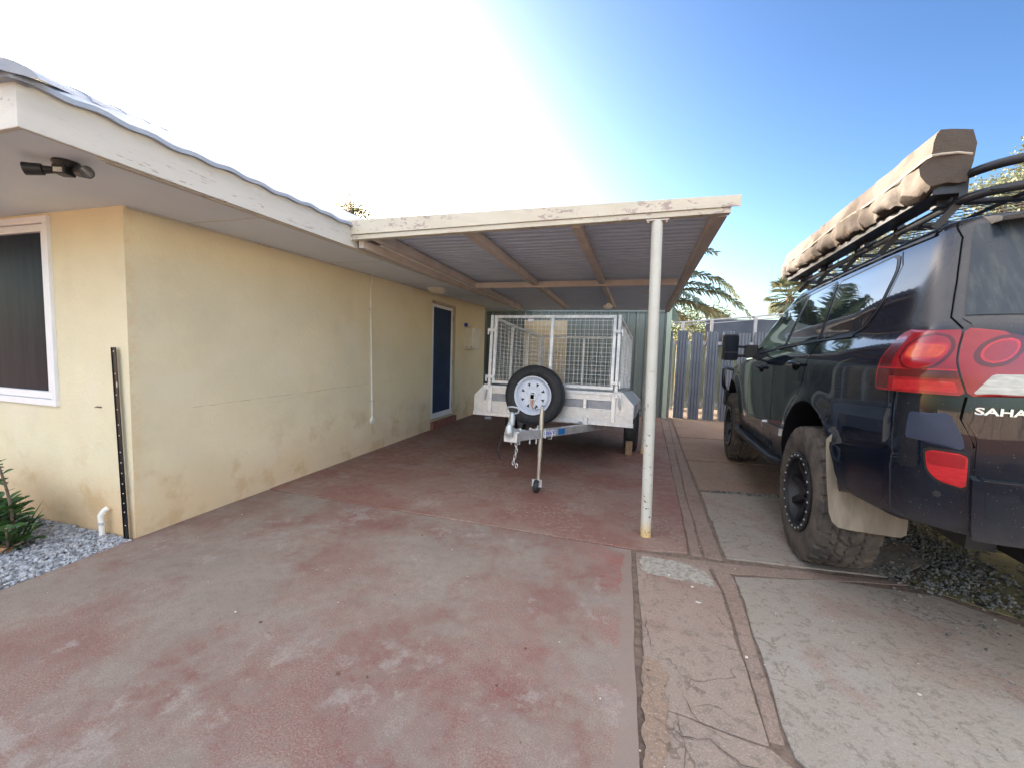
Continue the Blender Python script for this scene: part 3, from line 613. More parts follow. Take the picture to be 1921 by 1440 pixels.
g=MB(); g.tube([(0,0,.098),(0,0,.112)],.0215,n=14); g.box((.015,-.012,.098),(.045,-.004,.112)); g.build('clamp','galv',t)

# =====================================================================
# CARPORT
# =====================================================================
cp=thing('carport','flat carport with corrugated steel roof on round cream posts','carport',(.19,3.0,0))
def ctop(y): return lerp(2.335,2.26,(y-3)/5.6)
g=MB()
def chan(p,q,h,w,g=g):  # C channel between points, web on side, p,q top-centre
    g.bar(p,q,w,h)
# front fascia channel: web + flanges, tapered
yl=2.985
g.add([(-2.36,yl,2.262),(.655,yl,2.300),(.655,yl,2.372),(-2.36,yl,2.385),(-2.36,yl+.006,2.262),(.655,yl+.006,2.300),(.655,yl+.006,2.372),(-2.36,yl+.006,2.385)],[(0,1,2,3),(7,6,5,4),(0,4,5,1),(1,5,6,2),(2,6,7,3),(3,7,4,0)])
g.add([(-2.36,yl+.006,2.380),(.655,yl+.006,2.367),(.655,yl+.07,2.367),(-2.36,yl+.07,2.380),(-2.36,yl+.006,2.385),(.655,yl+.006,2.372),(.655,yl+.07,2.372),(-2.36,yl+.07,2.385)],[(0,3,2,1),(4,5,6,7),(0,1,5,4),(1,2,6,5),(2,3,7,6),(3,0,4,7)])
g.build('fascia','cfascia',cp,world=True,bevel=.002)
g=MB()
g.add([(-2.34,yl+.012,2.222),(.60,yl+.012,2.264),(.60,yl+.012,2.30),(-2.34,yl+.012,2.262),(-2.34,yl+.07,2.222),(.60,yl+.07,2.264),(.60,yl+.07,2.30),(-2.34,yl+.07,2.262)],[(0,1,2,3),(7,6,5,4),(0,4,5,1),(1,5,6,2),(2,6,7,3),(3,7,4,0)])
g.build('front_beam','cfascia',cp,world=True,bevel=.003)
for i,(xa,xb,ya,yb) in enumerate(((-2.16,-2.10,3.06,7.85),(-1.29,-1.19,3.06,7.75),(-.42,-.30,3.06,7.85))):
    g=MB(); g.bar((xa,ya,ctop(ya)-.048),(xb,yb,ctop(yb)-.048),.055,.075); g.bar((xa-.0,ya,ctop(ya)-.089),(xb,yb,ctop(yb)-.089),.07,.006)
    g.build('rafter','cbeam',cp,world=True,bevel=.003)
g=MB(); g.bar((-2.27,3.06,2.205),(-2.20,7.9,2.22),.05,.07); g.build('wall_plate','cbeam',cp,world=True,bevel=.003)
g=MB(); g.bar((.53,3.06,ctop(3)-.035),(.66,8.3,ctop(8.3)-.05),.045,.07); g.bar((.565,3.06,ctop(3)-.0725),(.69,8.3,ctop(8.3)-.0885),.055,.006); g.build('edge_beam','cbeam',cp,world=True,bevel=.003)
g=MB(); g.bar((-2.10,5.37,ctop(5.4)-.075),(.53,5.33,ctop(5.4)-.075),.05,.075); g.build('cross_beam','cbeam',cp,world=True,bevel=.003)
# roof sheets: ribs along x
g=MB(); per=.076; rows=[]; y=3.02; k=0
prof=[(0,0),(.028,0),(.036,.014),(.066,.014),(.074,0)]
ys=[]
while y<8.65:
    for a,h in prof:
        ys.append((y+a,h))
    y+=.102
def xr(y): return lerp(.62,.76,(y-3)/5.6)
g.grid([[(-2.33,y,ctop(y)+h) for y,h in ys],[(xr(y),y,ctop(y)+h) for y,h in ys]])
g.grid([[(xr(y),y,ctop(y)+h) for y,h in ys],[(xr(y),y,ctop(y)+h+.004) for y,h in ys]])
g.grid([[(-2.33,y,ctop(y)+h+.004) for y,h in ys],[(xr(y),y,ctop(y)+h+.004) for y,h in ys]])
g.build('roof_sheet','tin',cp,world=True,fix=False)
def post(x,y,zt,xt,name='post'):
    g=MB(); n=12; pts=[(lerp(x,xt,i/n),y,lerp(0.004,zt,i/n)) for i in range(n+1)]
    g.tube(pts,.0375,n=28)
    p=g.build(name,'post',cp,world=True,smooth=True,angle=50)
    g=MB(); g.box((xt-.075,y-.035,zt-.004),(xt+.075,y+.05,zt+.004)); 
    for s in (-1,1): g.tube([(xt+s*.06,y-.02,zt-.016),(xt+s*.06,y-.02,zt)],.008,n=6)
    g.build('cap_plate','cbeam',p,bevel=.001)
post(.190,3.03,2.245,.148); post(.262,5.72,2.17,.262)
g=MB(); g.tube([(-2.10,3.1,2.19),(-2.06,7.9,2.16)],.006,n=6); g.build('cable','pvc',cp,world=True)
g=MB(); g.box((-.40,6.45,2.04),(-.27,6.50,2.09)); g.box((-.36,6.44,2.03),(-.30,6.46,2.12)); g.build('bracket','pvc',cp,world=True,bevel=.003)
g=MB(); g.tube([(-1.19,7.7,2.10),(-1.17,7.72,2.05),(-1.19,7.70,2.02),(-1.21,7.69,1.96)],.010,n=8); g.build('hook','galv',cp,world=True)

# back wall of steel cladding with cream door
bw=thing('steel_wall','green grey ribbed steel wall closing the back of the carport','wall',(-1.3,9.46,0))
g=MB(); y0=9.46; P=[]; x=-4.2
while x<.78:
    for a,h in ((0,0),(.13,0),(.145,-.03),(.185,-.03),(.20,0)): P.append((x+a,h))
    x+=.20
P=[p for p in P if p[0]<.80]+[(.80,0)]
g.grid([[(x,y0+h,-.03) for x,h in P],[(x,y0+h,2.75) for x,h in P]]); g.build('cladding','cwall',bw,world=True,fix=False)
g=MB(); g.box((-3.64,8.49,-.03),(-3.60,y0-.02,2.7)); g.build('sun_block_panel','cwall',bw,world=True)  # hidden panel added to stop sun leaking in at the back corner
g=MB(); g.box((-4.2,y0-.052,2.30),(.8,y0-.035,2.36)); g.build('capping','cwall',bw,world=True)
g=MB(); g.box((.775,y0-.06,-.02),(.87,y0+.03,2.60)); g.build('corner_post','fenceback',bw,world=True,bevel=.004)
g=MB(); g.box((-2.42,y0-.06,.0),(-1.40,y0-.04,2.09)); g.box((-1.48,y0-.075,0.0),(-1.40,y0-.06,2.09)); g.box((-2.42,y0-.075,0.0),(-2.35,y0-.06,2.09)); 
dd=g.build('door','cream',bw,world=True,bevel=.003)
g=MB(); g.lathe([(0,-.05),(.026,-.045),(.03,-.02),(.015,0)],(-1.60,y0-.06,1.38),axis='Y',n=16); g.lathe([(0,-.012),(.02,-.01),(.02,0)],(-1.60,y0-.06,1.22),axis='Y',n=12); g.build('handle','galvdark',dd,smooth=True,angle=40)

# right hand fence of slate grey ribbed strips with gaps
fn=thing('strip_fence','slate grey fence of upright ribbed strips with gaps between','fence',(1.6,9.60,0))
x=.71; k=0
while x<6.5:
    g=MB(); P=[]; wd_=.165
    for i in range(4):
        for a,h in ((0,0),(.008,-.016),(.034,-.016),(.042,0)): P.append((x+i*.060+a,h))
    P.append((x+.232,0)); zt=1.90+.02*math.sin(k*2.1); yb=9.60
    lean=.004*math.sin(k*1.7)
    g.grid([[(a,yb+h,-.03) for a,h in P],[(a+lean,yb+h,zt) for a,h in P]]); g.grid([[(a,yb+h+.02*0+.004,-.03) for a,h in P],[(a+lean,yb+h+.004,zt) for a,h in P]])
    g.build('slat','fence',fn,world=True,fix=False); x+=.305; k+=1
g=MB(); g.box((.88,9.625,1.62),(7,9.66,1.69)); g.box((.88,9.625,.30),(7,9.66,.36)); g.build('rail','railgrey',fn,world=True)
for x in (1.14,1.72,2.56,3.5,4.5):
    g=MB(); g.box((x-.03,9.665,-.03),(x+.03,9.72,2.08+(x-.9)*.10)); g.build('post','railgrey',fn,world=True,bevel=.003)
bf=thing('sheet_fence','pale green sheet fence standing behind the grey strips','fence',(3,10.2,0))
g=MB(); P=[]; x=.6
while x<8:
    for a,h in ((0,0),(.09,0),(.10,-.02),(.14,-.02),(.15,0)): P.append((x+a,h))
    x+=.15
g.grid([[(x,10.2+h,.16) for x,h in P],[(x,10.2+h,1.64) for x,h in P]]); g.build('sheet','fenceback',bf,world=True,fix=False)
g=MB(); 
for i in range(10): g.box((1.65,9.98-.004*(i%2),1.60+i*.06),(8,10.0,1.60+i*.06+.06))
g.build('top_boards','darkclad',bf,world=True)
g=MB(); g.tube([(.86,9.75,2.09),(2.0,9.75,2.19),(3.2,9.75,2.31),(5.5,9.75,2.5)],.017,n=8); g.tube([(.86,9.75,2.03),(2.0,9.75,2.12),(3.2,9.75,2.24),(5.5,9.75,2.42)],.010,n=8); g.build('top_rail','railgrey',bf,world=True)
g=MB()
for i in range(9): g.tube([(1.3+i*.05,10.15,.4),(1.3+i*.05,10.15,1.1)],.003,n=4); g.tube([(1.25,10.15,.45+i*.075),(2.1,10.15,.45+i*.075)],.003,n=4)
for i in range(9): g.tube([(1.72+i*.05,10.15,.4),(1.72+i*.05,10.15,1.1)],.003,n=4)
g.build('wire_panel','galvdark',bf,world=True)


# =====================================================================
# UNSEEN HOUSE AND WALL ADDED TO BOUNCE DAYLIGHT, BESIDE AND BEHIND THE CAMERA
# =====================================================================
M['swall']=mat('brown_bounce_wall',(.36,.31,.27),(.30,.26,.22),scale=2,rough=.9)
M['nwall']=mat('pale_bounce_render',(.76,.74,.68),(.72,.70,.64),scale=2,rough=.9)
nh=thing('unseen_bounce_house','unseen pale house added on the right to bounce daylight back','house',(10,2,0))  # put in out of frame so its sunlit face lights the side wall
g=MB(); g.box((5.6,-2.6,-.03),(15,6.6,3.2)); g.build('wall','nwall',nh,world=True)
g=MB(); g.prism([(5.2,-3,3.2),(15.6,-3,3.2),(10.4,-3,4.8)],(0,10,0)); g.build('roof','rooftile',nh,world=True)
g=MB(); g.box((5.57,-1.8,.9),(5.61,-.4,2.1)); g.box((5.57,2.6,.9),(5.61,4.4,2.1)); explode(g.build('window','glass',nh,world=True))
nf=thing('unseen_bounce_wall','unseen brown wall added behind the camera to bounce daylight back','wall',(0,-15,0))  # put in out of frame to throw sunlight forward
g=MB(); g.box((-30,-15.2,-.03),(34,-15,2.0)); 
for i in range(21): g.box((-29+3*i-.18,-14.99,-.03),(-29+3*i+.18,-14.9,2.1))
g.build('wall','swall',nf,world=True)
# =====================================================================
# VEGETATION
# =====================================================================
def make_palm(name,label,loc,trunk_h,r0,nf,L,seed,leaf='leafdark',droop=1.0,az=None,group=None,lw=.065,nl=85,ll=.55,extra=()):
    t=thing(name,label,'palm tree',loc,group=group); rn=random.Random(seed)
    g=MB(); n=14
    g.tube([(.03*math.sin(i),.02*math.cos(i*2),trunk_h*i/n) for i in range(n+1)],[r0*(1.25-.4*i/n)*(1+.08*(i%2)) for i in range(n+1)],n=14)
    g.build('trunk','frond',t,smooth=True)
    g=MB(); h=MB()
    for k in range(nf+len(extra)):
        a=rn.uniform(0,6.283) if az is None else az[k%len(az)]+rn.uniform(-.12,.12)
        el=rn.uniform(.15,1.25); l=L*rn.uniform(.8,1.1); dr=droop*rn.uniform(.8,1.25)
        if k>=nf: a,el,l,dr=extra[k-nf]
        d=Vector((math.cos(a),math.sin(a),0)); side=Vector((-math.sin(a),math.cos(a),0))
        pts=[]; p=Vector((0,0,trunk_h)); ang=el; N=18
        for i in range(N+1):
            pts.append(p.copy()); p=p+(d*math.cos(ang)+Vector((0,0,1))*math.sin(ang))*(l/N); ang-=dr*(.045+.10*(i/N))
        h.tube(pts,[.022*(1-.85*i/N) for i in range(N+1)],n=5)
        for j in range(nl):
            t_=.12+.88*j/nl; f=t_*N; i=min(int(f),N-1); q=pts[i].lerp(pts[i+1],f-i); tan=(pts[i+1]-pts[i]).normalized(); up=side.cross(tan)
            if up.z<0: up=-up
            for s in (-1,1):
                LL=ll*math.sin(math.pi*(.12+.82*t_))**.6*rn.uniform(.8,1.15)
                dv=(side*s*.80+tan*.62+up*.25*rn.uniform(.2,1.3)).normalized()
                w=tan.cross(dv).cross(dv).normalized()*lw/2
                m=q+dv*LL*.55+Vector((0,0,-.03)); e=q+dv*LL+Vector((0,0,-LL*rn.uniform(.25,.6)))
                g.add([q-w*.5,q+w*.5,m+w,m-w,e],[(0,1,2,3),(3,2,4)])
    h.build('frond_stem','leafdry',t,fix=False); g.build('crown',leaf,t,fix=False)
    return t
make_palm('palm_tree','feathery palm with drooping fronds arching out behind the carport wall',(-.35,12.6,0),2.5,.20,26,3.2,5,extra=[(.05,.95,3.9,1.25),(-.1,.62,3.9,1.0),(.1,.45,3.7,.9),(-.25,.75,3.6,1.1),(.3,.55,3.6,1.0)])
def fan_palm(name,label,loc,trunk_h,r,seed):
    t=thing(name,label,'palm tree',loc); rn=random.Random(seed)
    g=MB(); g.tube([(0,0,trunk_h*i/8) for i in range(9)],[.28-.01*i for i in range(9)],n=12); g.build('trunk','frond',t,smooth=True)
    g=MB()
    for k in range(46):
        a=rn.uniform(0,6.283);el=rn.uniform(-1.0,1.35); d=Vector((math.cos(a)*math.cos(el),math.sin(a)*math.cos(el),math.sin(el)))
        c=Vector((0,0,trunk_h))+d*r*rn.uniform(.45,.62); s=d.cross(Vector((0,0,1))).normalized(); u=s.cross(d)
        g.tube([(0,0,trunk_h),c],.02,n=4)
        for j in range(15):
            b=-1.35+2.7*j/14; v=(d*math.cos(b)+s*math.sin(b)).normalized(); LL=r*rn.uniform(.42,.55); w=u.cross(v).normalized()*.05
            m=c+v*LL*.6; e=c+v*LL+Vector((0,0,-.15*LL)); g.add([c,m-w,e,m+w],[(0,1,2,3)])
    g.build('crown','leafgum',t,fix=False)
def tree(name,label,loc,h,rad,seed,leaf,cat='tree',nclump=26,per=170,ls=.16,base=.35,sq=.8,thin=1.0):
    t=thing(name,label,cat,loc); rn=random.Random(seed); g=MB(); f=MB()
    tr=[Vector((0,0,-.1)),Vector((rn.uniform(-.2,.2),rn.uniform(-.2,.2),h*.25)),Vector((rn.uniform(-.3,.3),rn.uniform(-.3,.3),h*.5)),Vector((rn.uniform(-.3,.3),0,h*.8))]
    g.tube(tr,[h*.03,h*.024,h*.016,h*.006],n=9)
    for k in range(nclump):
        a=rn.uniform(0,6.283); zz=rn.uniform(base,1)**.9; rr=rad*math.sqrt(max(.05,1-((zz-.62)/.5)**2))*rn.uniform(.25,1)
        c=Vector((math.cos(a)*rr,math.sin(a)*rr,h*zz)); s0=tr[1].lerp(tr[3],max(0,min(1,(zz-.3)*1.1)))
        mid=s0.lerp(c,.5)+Vector((0,0,-.05*h)); g.tube([s0,mid,c],[h*.011,h*.007,h*.002],n=5)
        cr=rad*rn.uniform(.16,.34)*thin
        for i in range(int(per*rn.uniform(.5,1.2))):
            v=Vector((rn.gauss(0,1),rn.gauss(0,1),rn.gauss(0,1)*sq)); v=v.normalized()*cr*rn.random()**.4
            p=c+v; q=Vector((rn.gauss(0,1),rn.gauss(0,1),rn.gauss(0,.6))).normalized(); q2=q.cross(Vector((rn.gauss(0,1),rn.gauss(0,1),rn.gauss(0,1)))).normalized()
            l=ls*rn.uniform(.6,1.3); f.add([p,p+q*l*.5+q2*l*.2,p+q*l,p+q*l*.5-q2*l*.2],[(0,1,2,3)])
    g.build('trunk','bark',t,smooth=True); f.build('crown',leaf,t,fix=False)
VEGCALLS=True
fan_palm('fan_palm','shaggy fan palm seen far off below the rolled awning',(8.15,25.0,0),4.75,1.35,3)
tree('bushy_tree','low bushy tree behind the fence beside the drooping palm',(3.1,19.0,0),3.35,2.0,11,'leafdk',nclump=40,per=260,ls=.13,base=.2)
tree('gum_tree','tall pale green gum tree rising beyond the roof rack',(12.6,17.5,0),8.3,2.3,12,'leafgum',nclump=70,per=260,ls=.15,base=.35)
tree('gum_tree','feathery gum tree showing through the gaps under the rolled awning',(7.3,15.0,0),5.3,2.2,19,'leafgum',nclump=60,per=240,ls=.11,base=.3)
tree('gum_tree','distant gum treetop just above the house eave',(-9.95,12.6,0),6.6,1.1,15,'leafdk',nclump=40,per=160,ls=.09,base=.6,thin=.9)
# garden shrub by the window
t=thing('garden_shrub','leafy green succulent shrub growing in the gravel under the window','shrub',(-3.70,1.49,-.02)); t.scale=(1.25,1.2,1.28); rn=random.Random(8)
g=MB(); f=MB()
def leaf(f,p,d,l,w,cup=.25):
    d=Vector(d).normalized(); s=d.cross(Vector((0,0,1))); s=s.normalized() if s.length>.05 else Vector((1,0,0)); u=s.cross(d)
    pts=[]; prof=[(0,.10),(.25,.55),(.5,.95),(.72,1.0),(.9,.62),(1,.08)]
    rows=[]
    for t_,ww in prof:
        c=p+d*l*t_+u*(-cup*l*t_*t_*.5); rows.append([c-s*w*ww/2+u*w*.12*ww,c-u*w*.03,c+s*w*ww/2+u*w*.12*ww])
    f.grid(rows)
stems=[((-.02,.03,0),(.045,.02,.22),(-.005,-.02,.46),7),((-.10,0,0),(-.12,.0,.2),(-.20,.05,.42),9),((.05,-.02,0),(.13,-.05,.08),(.19,-.08,.16),6),((-.2,.05,0),(-.25,.04,.18),(-.35,.1,.36),9),((-.03,-.06,0),(0,-.10,.10),(.03,-.13,.20),8),((-.15,-.08,0),(-.16,-.12,.1),(-.2,-.17,.22),8),((-.4,0,0),(-.42,0,.2),(-.5,.02,.45),9)]
for a,b,c,n in stems:
    a,b,c=map(Vector,(a,b,c)); pts=[a.lerp(b,t_)*(1-t_)+b.lerp(c,t_)*t_ for t_ in [i/8 for i in range(9)]]
    g.tube(pts,[.009-.0006*i for i in range(9)],n=7)
    for k in range(n*2):
        t_=.15+.85*k/(n*2); i=min(int(t_*8),7); p=pts[i].lerp(pts[i+1],t_*8-i); aa=k*2.4+rn.uniform(-.3,.3)
        if n==7 and k<8 and k%2: continue
        l=rn.uniform(.035,.06) if c.z>.4 else rn.uniform(.05,.085)
        leaf(f,p,(math.cos(aa),math.sin(aa),rn.uniform(.2,.8)),l,l*.8)
for k in range(170):
    a=rn.uniform(0,6.28); r=rn.uniform(0,.20)**1; p=Vector((-.10+math.cos(a)*r*1.3,math.sin(a)*r*.45,rn.uniform(.03,.20)))
    leaf(f,p,(math.cos(a),math.sin(a),rn.uniform(.1,1.1)),rn.uniform(.05,.09),rn.uniform(.035,.06))
for k in range(22):
    a=rn.uniform(0,6.28); p=Vector((-.02+.10*math.cos(a),.04*math.sin(a),0)); l=rn.uniform(.12,.24); d=Vector((math.cos(a)*.55+.12,math.sin(a)*.35,1)).normalized()
    s=d.cross(Vector((0,1,0))).normalized()*.006; f.add([p-s,p+s,p+d*l*.6+s,p+d*l*.6-s,p+d*l+Vector((.02,0,0))],[(0,1,2,3),(3,2,4)])
for k in range(9): g.tube([(.05,-.02,.02),(.09+rn.uniform(0,.09),-.03+rn.uniform(-.05,.03),.02+rn.uniform(0,.05))],.0035,n=5)
g.build('stem','bark',t,smooth=True); f.build('foliage','leafgreen',t,fix=False)
# =====================================================================
# TRAILER
# =====================================================================
TO=Vector((-.852,4.539,.592)); TY=.067; TP=.0624; AX=1.42
Rt=Matrix.Rotation(-TY,3,'Z')@Matrix.Rotation(-TP,3,'X')
# origin of the trailer: ground point below the front of the tray; children use tray coordinates (z=0 at tray floor)
def tray(a,b,c): return TO+Rt@Vector((a,b,c))
def untray(p): return Rt.transposed()@(Vector(p)-TO)
tr=thing('box_trailer','galvanised caged box trailer with spare wheel parked under the carport','trailer',(TO.x,TO.y,0))
class TB(MB):
    def build(s,name,mats,parent=None,**k):
        s.v=[tuple(TO+Rt@Vector(v)-Vector((TO.x,TO.y,0))) for v in s.v]
        return MB.build(s,name,mats,parent or tr,**k)
W2=.75; L=2.13; HS=.322; HC=.841
def tyre_prof(R,ri,w,lug=0):
    return [(ri,-w*.36),(ri+.012,-w*.44),(ri+(R-ri)*.35,-w*.5),(ri+(R-ri)*.7,-w*.49),(R-.022,-w*.44),(R-.006,-w*.39),(R,-w*.28),(R,w*.28),(R-.006,w*.39),(R-.022,w*.44),(ri+(R-ri)*.7,w*.49),(ri+(R-ri)*.35,w*.5),(ri+.012,w*.44),(ri,w*.36)]
# tray
g=TB(); g.box((-W2,0,-.02),(W2,L,0)); g.build('tray_floor','galvdark')
g=TB()
g.box((-.945,-.012,-.045),(.945,.03,.0)); g.box((-.945,L-.03,-.045),(.945,L,.0)); g.box((-W2-.02,.03,-.05),(-W2+.03,L-.03,-.0)); g.box((W2-.03,.03,-.05),(W2+.02,L-.03,-.0))
for y in (.5,1.0,1.5): g.box((-W2,y,-.07),(W2,y+.04,-.02))
g.build('chassis','galv',bevel=.002)
# front panel: bands of checker plate with recess
g=TB(); g.box((-W2,.004,.235),(W2,.02,HS-.035)); g.box((-W2,.004,.0),(W2,.02,.13)); g.build('front_panel','checker')
g=TB(); g.box((-W2,.016,.13),(W2,.026,.235)); g.build('recess_panel','galvdark').data.materials[0]=M['galvdark']
g=TB(); g.box((-W2,-.008,HS-.035),(W2,.024,HS)); g.box((-W2,-.003,.226),(W2,.006,.238)); g.box((-W2,-.003,.124),(W2,.006,.135)); g.build('top_rail','galv',bevel=.002)
for s in (-1,1):
    g=TB(); x=s*W2; g.box((min(x,x-s*.045),-.02,-.01),(max(x,x-s*.045),.03,HS)); g.build('corner_post','galv',bevel=.003)
    g=TB(); g.box((min(x,x+s*.012),.03,0),(max(x,x+s*.012),L,HS)); g.build('side_panel','checker')
g=TB(); g.box((-W2,L-.02,0),(W2,L,HS)); g.build('tail_panel','checker')
for s in (-1,1):
    g=TB(); P=[(s*.725,-.006,HS+.012),(s*.815,-.006,HS+.008),(s*.94,-.006,.195),(s*.94,-.006,-.0),(s*.725,-.006,-.0)]
    if s>0: P=P[::-1]
    g.prism(P,(0,.014,0))
    g.prism([(s*.752,.0,HS),(s*.815,.0,HS-.002),(s*.94,.0,.19),(s*.93,.0,.185),(s*.81,.0,HS-.012),(s*.752,.0,HS-.012)],(0,L-.1,0))
    g.box((min(s*.936,s*.944),.008,.05),(max(s*.936,s*.944),L-.1,.19)); mg=g.build('mudguard',['checker'],bevel=.0015)
    g=TB(); g.box((min(s*.9445,s*.9465),.10,.045),(max(s*.9445,s*.9465),.75,.185)); g.build('protective_film','film',mg)
    g=TB(); g.box((min(s*.84,s*.935),-.014,.045),(max(s*.84,s*.935),-.006,.068)); g.build('marker_bracket','galv',mg,bevel=.002)
    g=TB(); g.tube([(s*.775,-.03,.30),(s*.785,-.035,.24),(s*.80,-.03,.14)],.010,n=8); g.box((s*.775-.035,-.03,.265),(s*.775+.03,-.005,.315)); g.build('latch','galv',mg,smooth=False,bevel=.002)
for (x,z) in ((.42,.18),(.44,-.012)):
    g=TB(); g.box((x-.018,-.03,z-.05),(x+.018,-.003,z+.05) if z>.1 else (x+.018,-.003,z+.04)); g.build('catch','galv',bevel=.003)
g=TB(); g.box((.36,-.03,-.035),(.40,-.012,-.018)); g.build('catch','galvdark')
# cage
def gate(name,A,B,z0,z1,mids,off,dirn,parent=None,wire=.0013,sp=.05,t=.034):
    """frame from A to B (2D), height z0..z1"""
    A=Vector((*A,0));B=Vector((*B,0)); d=(B-A); LL=d.length; d/=LL; up=Vector((0,0,1)); nrm=Vector(dirn)
    g=TB()
    def P(s,z): return A+d*s+up*z
    g.bar(P(0,z1-t/2),P(LL,z1-t/2),t,t); g.bar(P(0,z0+t/2),P(LL,z0+t/2),t,t)
    for s in [t/2,LL-t/2]+[m*LL for m in mids]: g.bar(P(s,z0+t),P(s,z1-t),t,t,up=nrm)
    f=g.build(name,'galv',parent,bevel=.002)
    g=TB(); s=t
    while s<LL-t: g.bar(P(s,z0+t),P(s,z1-t),wire*2,wire*2,up=nrm); s+=sp
    z=z0+t+.02
    while z<z1-t: g.bar(P(t,z)+nrm*.003,P(LL-t,z)+nrm*.003,wire*2,wire*2); z+=sp
    g.build('wire_mesh','galv',f,fix=False); return f
CZ0=HS+.015; CZ1=HS+HC
for s in (-1,1):
    g=TB(); g.box((s*.748-.018,-.02,HS-.03),(s*.748+.018,.02,CZ1)); cpost=g.build('cage_post','galv',bevel=.003)
    for z in (HS+.10,HS+.66):
        g=TB(); x0,x1=sorted((s*.79,s*.685)); g.box((x0,-.032,z-.018),(x1,-.018,z+.018)); g.box((s*.785-.008,-.04,z-.055),(s*.785+.008,-.012,z+.02)); 
        if s>0: g.lathe([(0,-.044),(.022,-.043),(.024,-.032),(.024,-.02)],(.745,0,z),axis='Y',n=14)
        g.build('hinge_lug','galv',cpost,bevel=.002)
gate('front_gate',(-.715,0),(.715,0),CZ0+.01,CZ1-.003,[.5],0,(0,-1,0))
gate('rear_gate',(-.72,L),(.72,L),CZ0,CZ1,[.5],0,(0,-1,0))
gate('side_cage',(-.748,.03),(-.748,L),CZ0,CZ1-.01,[.33,.66],0,(-1,0,0))
gate('side_cage',(.748,.03),(.748,L),CZ0,CZ1-.01,[.33,.66],0,(1,0,0))
g=TB(); g.box((-.30,-.006,CZ1-.075),(-.23,.0,CZ1-.045)); g.build('rating_plate','white')
# drawbar
HY=-1.235
for s in (-1,1):
    g=TB(); g.bar((s*.022,HY+.06,-.085),(s*.80,.95,-.085),.045,.082); db=g.build('drawbar','galv',bevel=.003)
    if s>0: dbar=db
g=TB(); g.box((-.055,HY-.03,-.125),(.065,HY+.17,-.045)); g.box((-.06,HY-.0,-.047),(.07,HY+.20,-.035)); g.build('coupling_mount','galv',bevel=.003)
g=TB(); g.tube([(0,HY-.075,-.055),(0,HY-.02,-.04),(0,HY+.05,-.03)],[.034,.034,.026],n=20); g.lathe([(0,.035),(.02,.030),(.030,.01),(.036,-.02),(.038,-.05),(.034,-.056)],(0,HY-.055,-.0),n=24); g.lathe([(0,.11),(.02,.105),(.025,.07),(.022,.0)],(.012,HY-.03,.02),n=16)
cpl=g.build('coupling','cast',smooth=True,angle=45)
g=TB(); g.tube([(-.012,HY-.03,.02),(.0,HY-.02,.08),(.0,HY+.0,.13)],[.018,.014,.010],n=10)
pr=[(-.045,.13),(-.05,.155),(-.035,.172),(0,.176),(.045,.172),(.062,.155),(.055,.13),(.03,.12),(-.02,.118)]
g.tube([(x,HY-.005,z) for x,z in pr]+[(pr[0][0],HY-.005,pr[0][1])],.0085,n=8); g.build('coupling_handle','cast',cpl,smooth=True,angle=45)
g=TB(); g.box((-.028,HY-.012,.138),(.028,HY+.008,.158)); g.build('grip','black',cpl,bevel=.004)
# bolts and clamp
g=TB()
for (x,y) in ((-.03,HY+.10),(.035,HY+.13),(.10,HY+.23),(.15,HY+.27)):
    g.tube([(x,y,-.04),(x,y,-.018)],.014,n=6); g.tube([(x,y,-.12),(x,y,-.165)],.008,n=8)
explode(g.build('bolt','cast'))
jl=untray((-.756,3.655,0.0)); jx,jy=jl.x,jl.y
jp=lambda z:(jx,jy+.0,z)
bx_=.16
g=TB(); g.box((bx_-.06,jy+.05,-.145),(bx_-.048,jy+.11,-.02)); g.box((jx-.06,jy+.035,-.13),(jx+.04,jy+.05,-.04)); 
g.tube([(jx+.05,jy+.02,-.055),(jx+.10,jy-.0,-.05),(jx+.115,jy-.005,-.075),(jx+.105,jy-.005,-.125),(jx+.07,jy+.02,-.13)],.005,n=6)
g.tube([(jx-.10,jy+.0,-.055),(jx-.035,jy+.02,-.05)],.005,n=6); g.tube([(jx-.10,jy+.0,-.055),(jx-.10,jy+.0,-.13),(jx-.03,jy+.02,-.13)],.005,n=6)
g.build('jockey_clamp','galv',bevel=.001)
jz=-(TO.z)*1.0; zg=jl.z
g=TB(); g.tube([jp(zg+.335),jp(.135)],.021,n=20); g.tube([jp(.130),jp(.168)],.0105,n=10); g.tube([jp(.134),jp(.142)],.023,n=20); g.tube([jp(zg+.115),jp(zg+.34)],.016,n=16)
jw=g.build('jockey_wheel','zinc',smooth=True,angle=40)
g=TB(); 
wx=-.012
for s in (-1,1):
    g.bar((jx+wx+s*.034,jy-.005,zg+.125),(jx+wx+s*.034,jy-.005,zg+.055),.003,.026,up=(1,0,0))
g.box((jx+wx-.036,jy-.018,zg+.122),(jx+wx+.036,jy+.008,zg+.127)); g.tube([(jx+wx-.045,jy-.005,zg+.064),(jx+wx+.045,jy-.005,zg+.064)],.007,n=8)
g.build('fork','galv',jw)
g=TB(); g.lathe([(.025,-.020),(.05,-.024),(.060,-.018),(.064,-.006),(.064,.006),(.060,.018),(.05,.024),(.025,.020)],(jx+wx,jy-.005,zg+.064),axis='X',n=28,closed=True); g.build('tyre','rubber',jw,smooth=True,angle=40)
g=TB(); g.lathe([(0,-.018),(.026,-.018),(.026,.018),(0,.018)],(jx+wx,jy-.005,zg+.064),axis='X',n=16); g.build('hub','galvdark',jw)
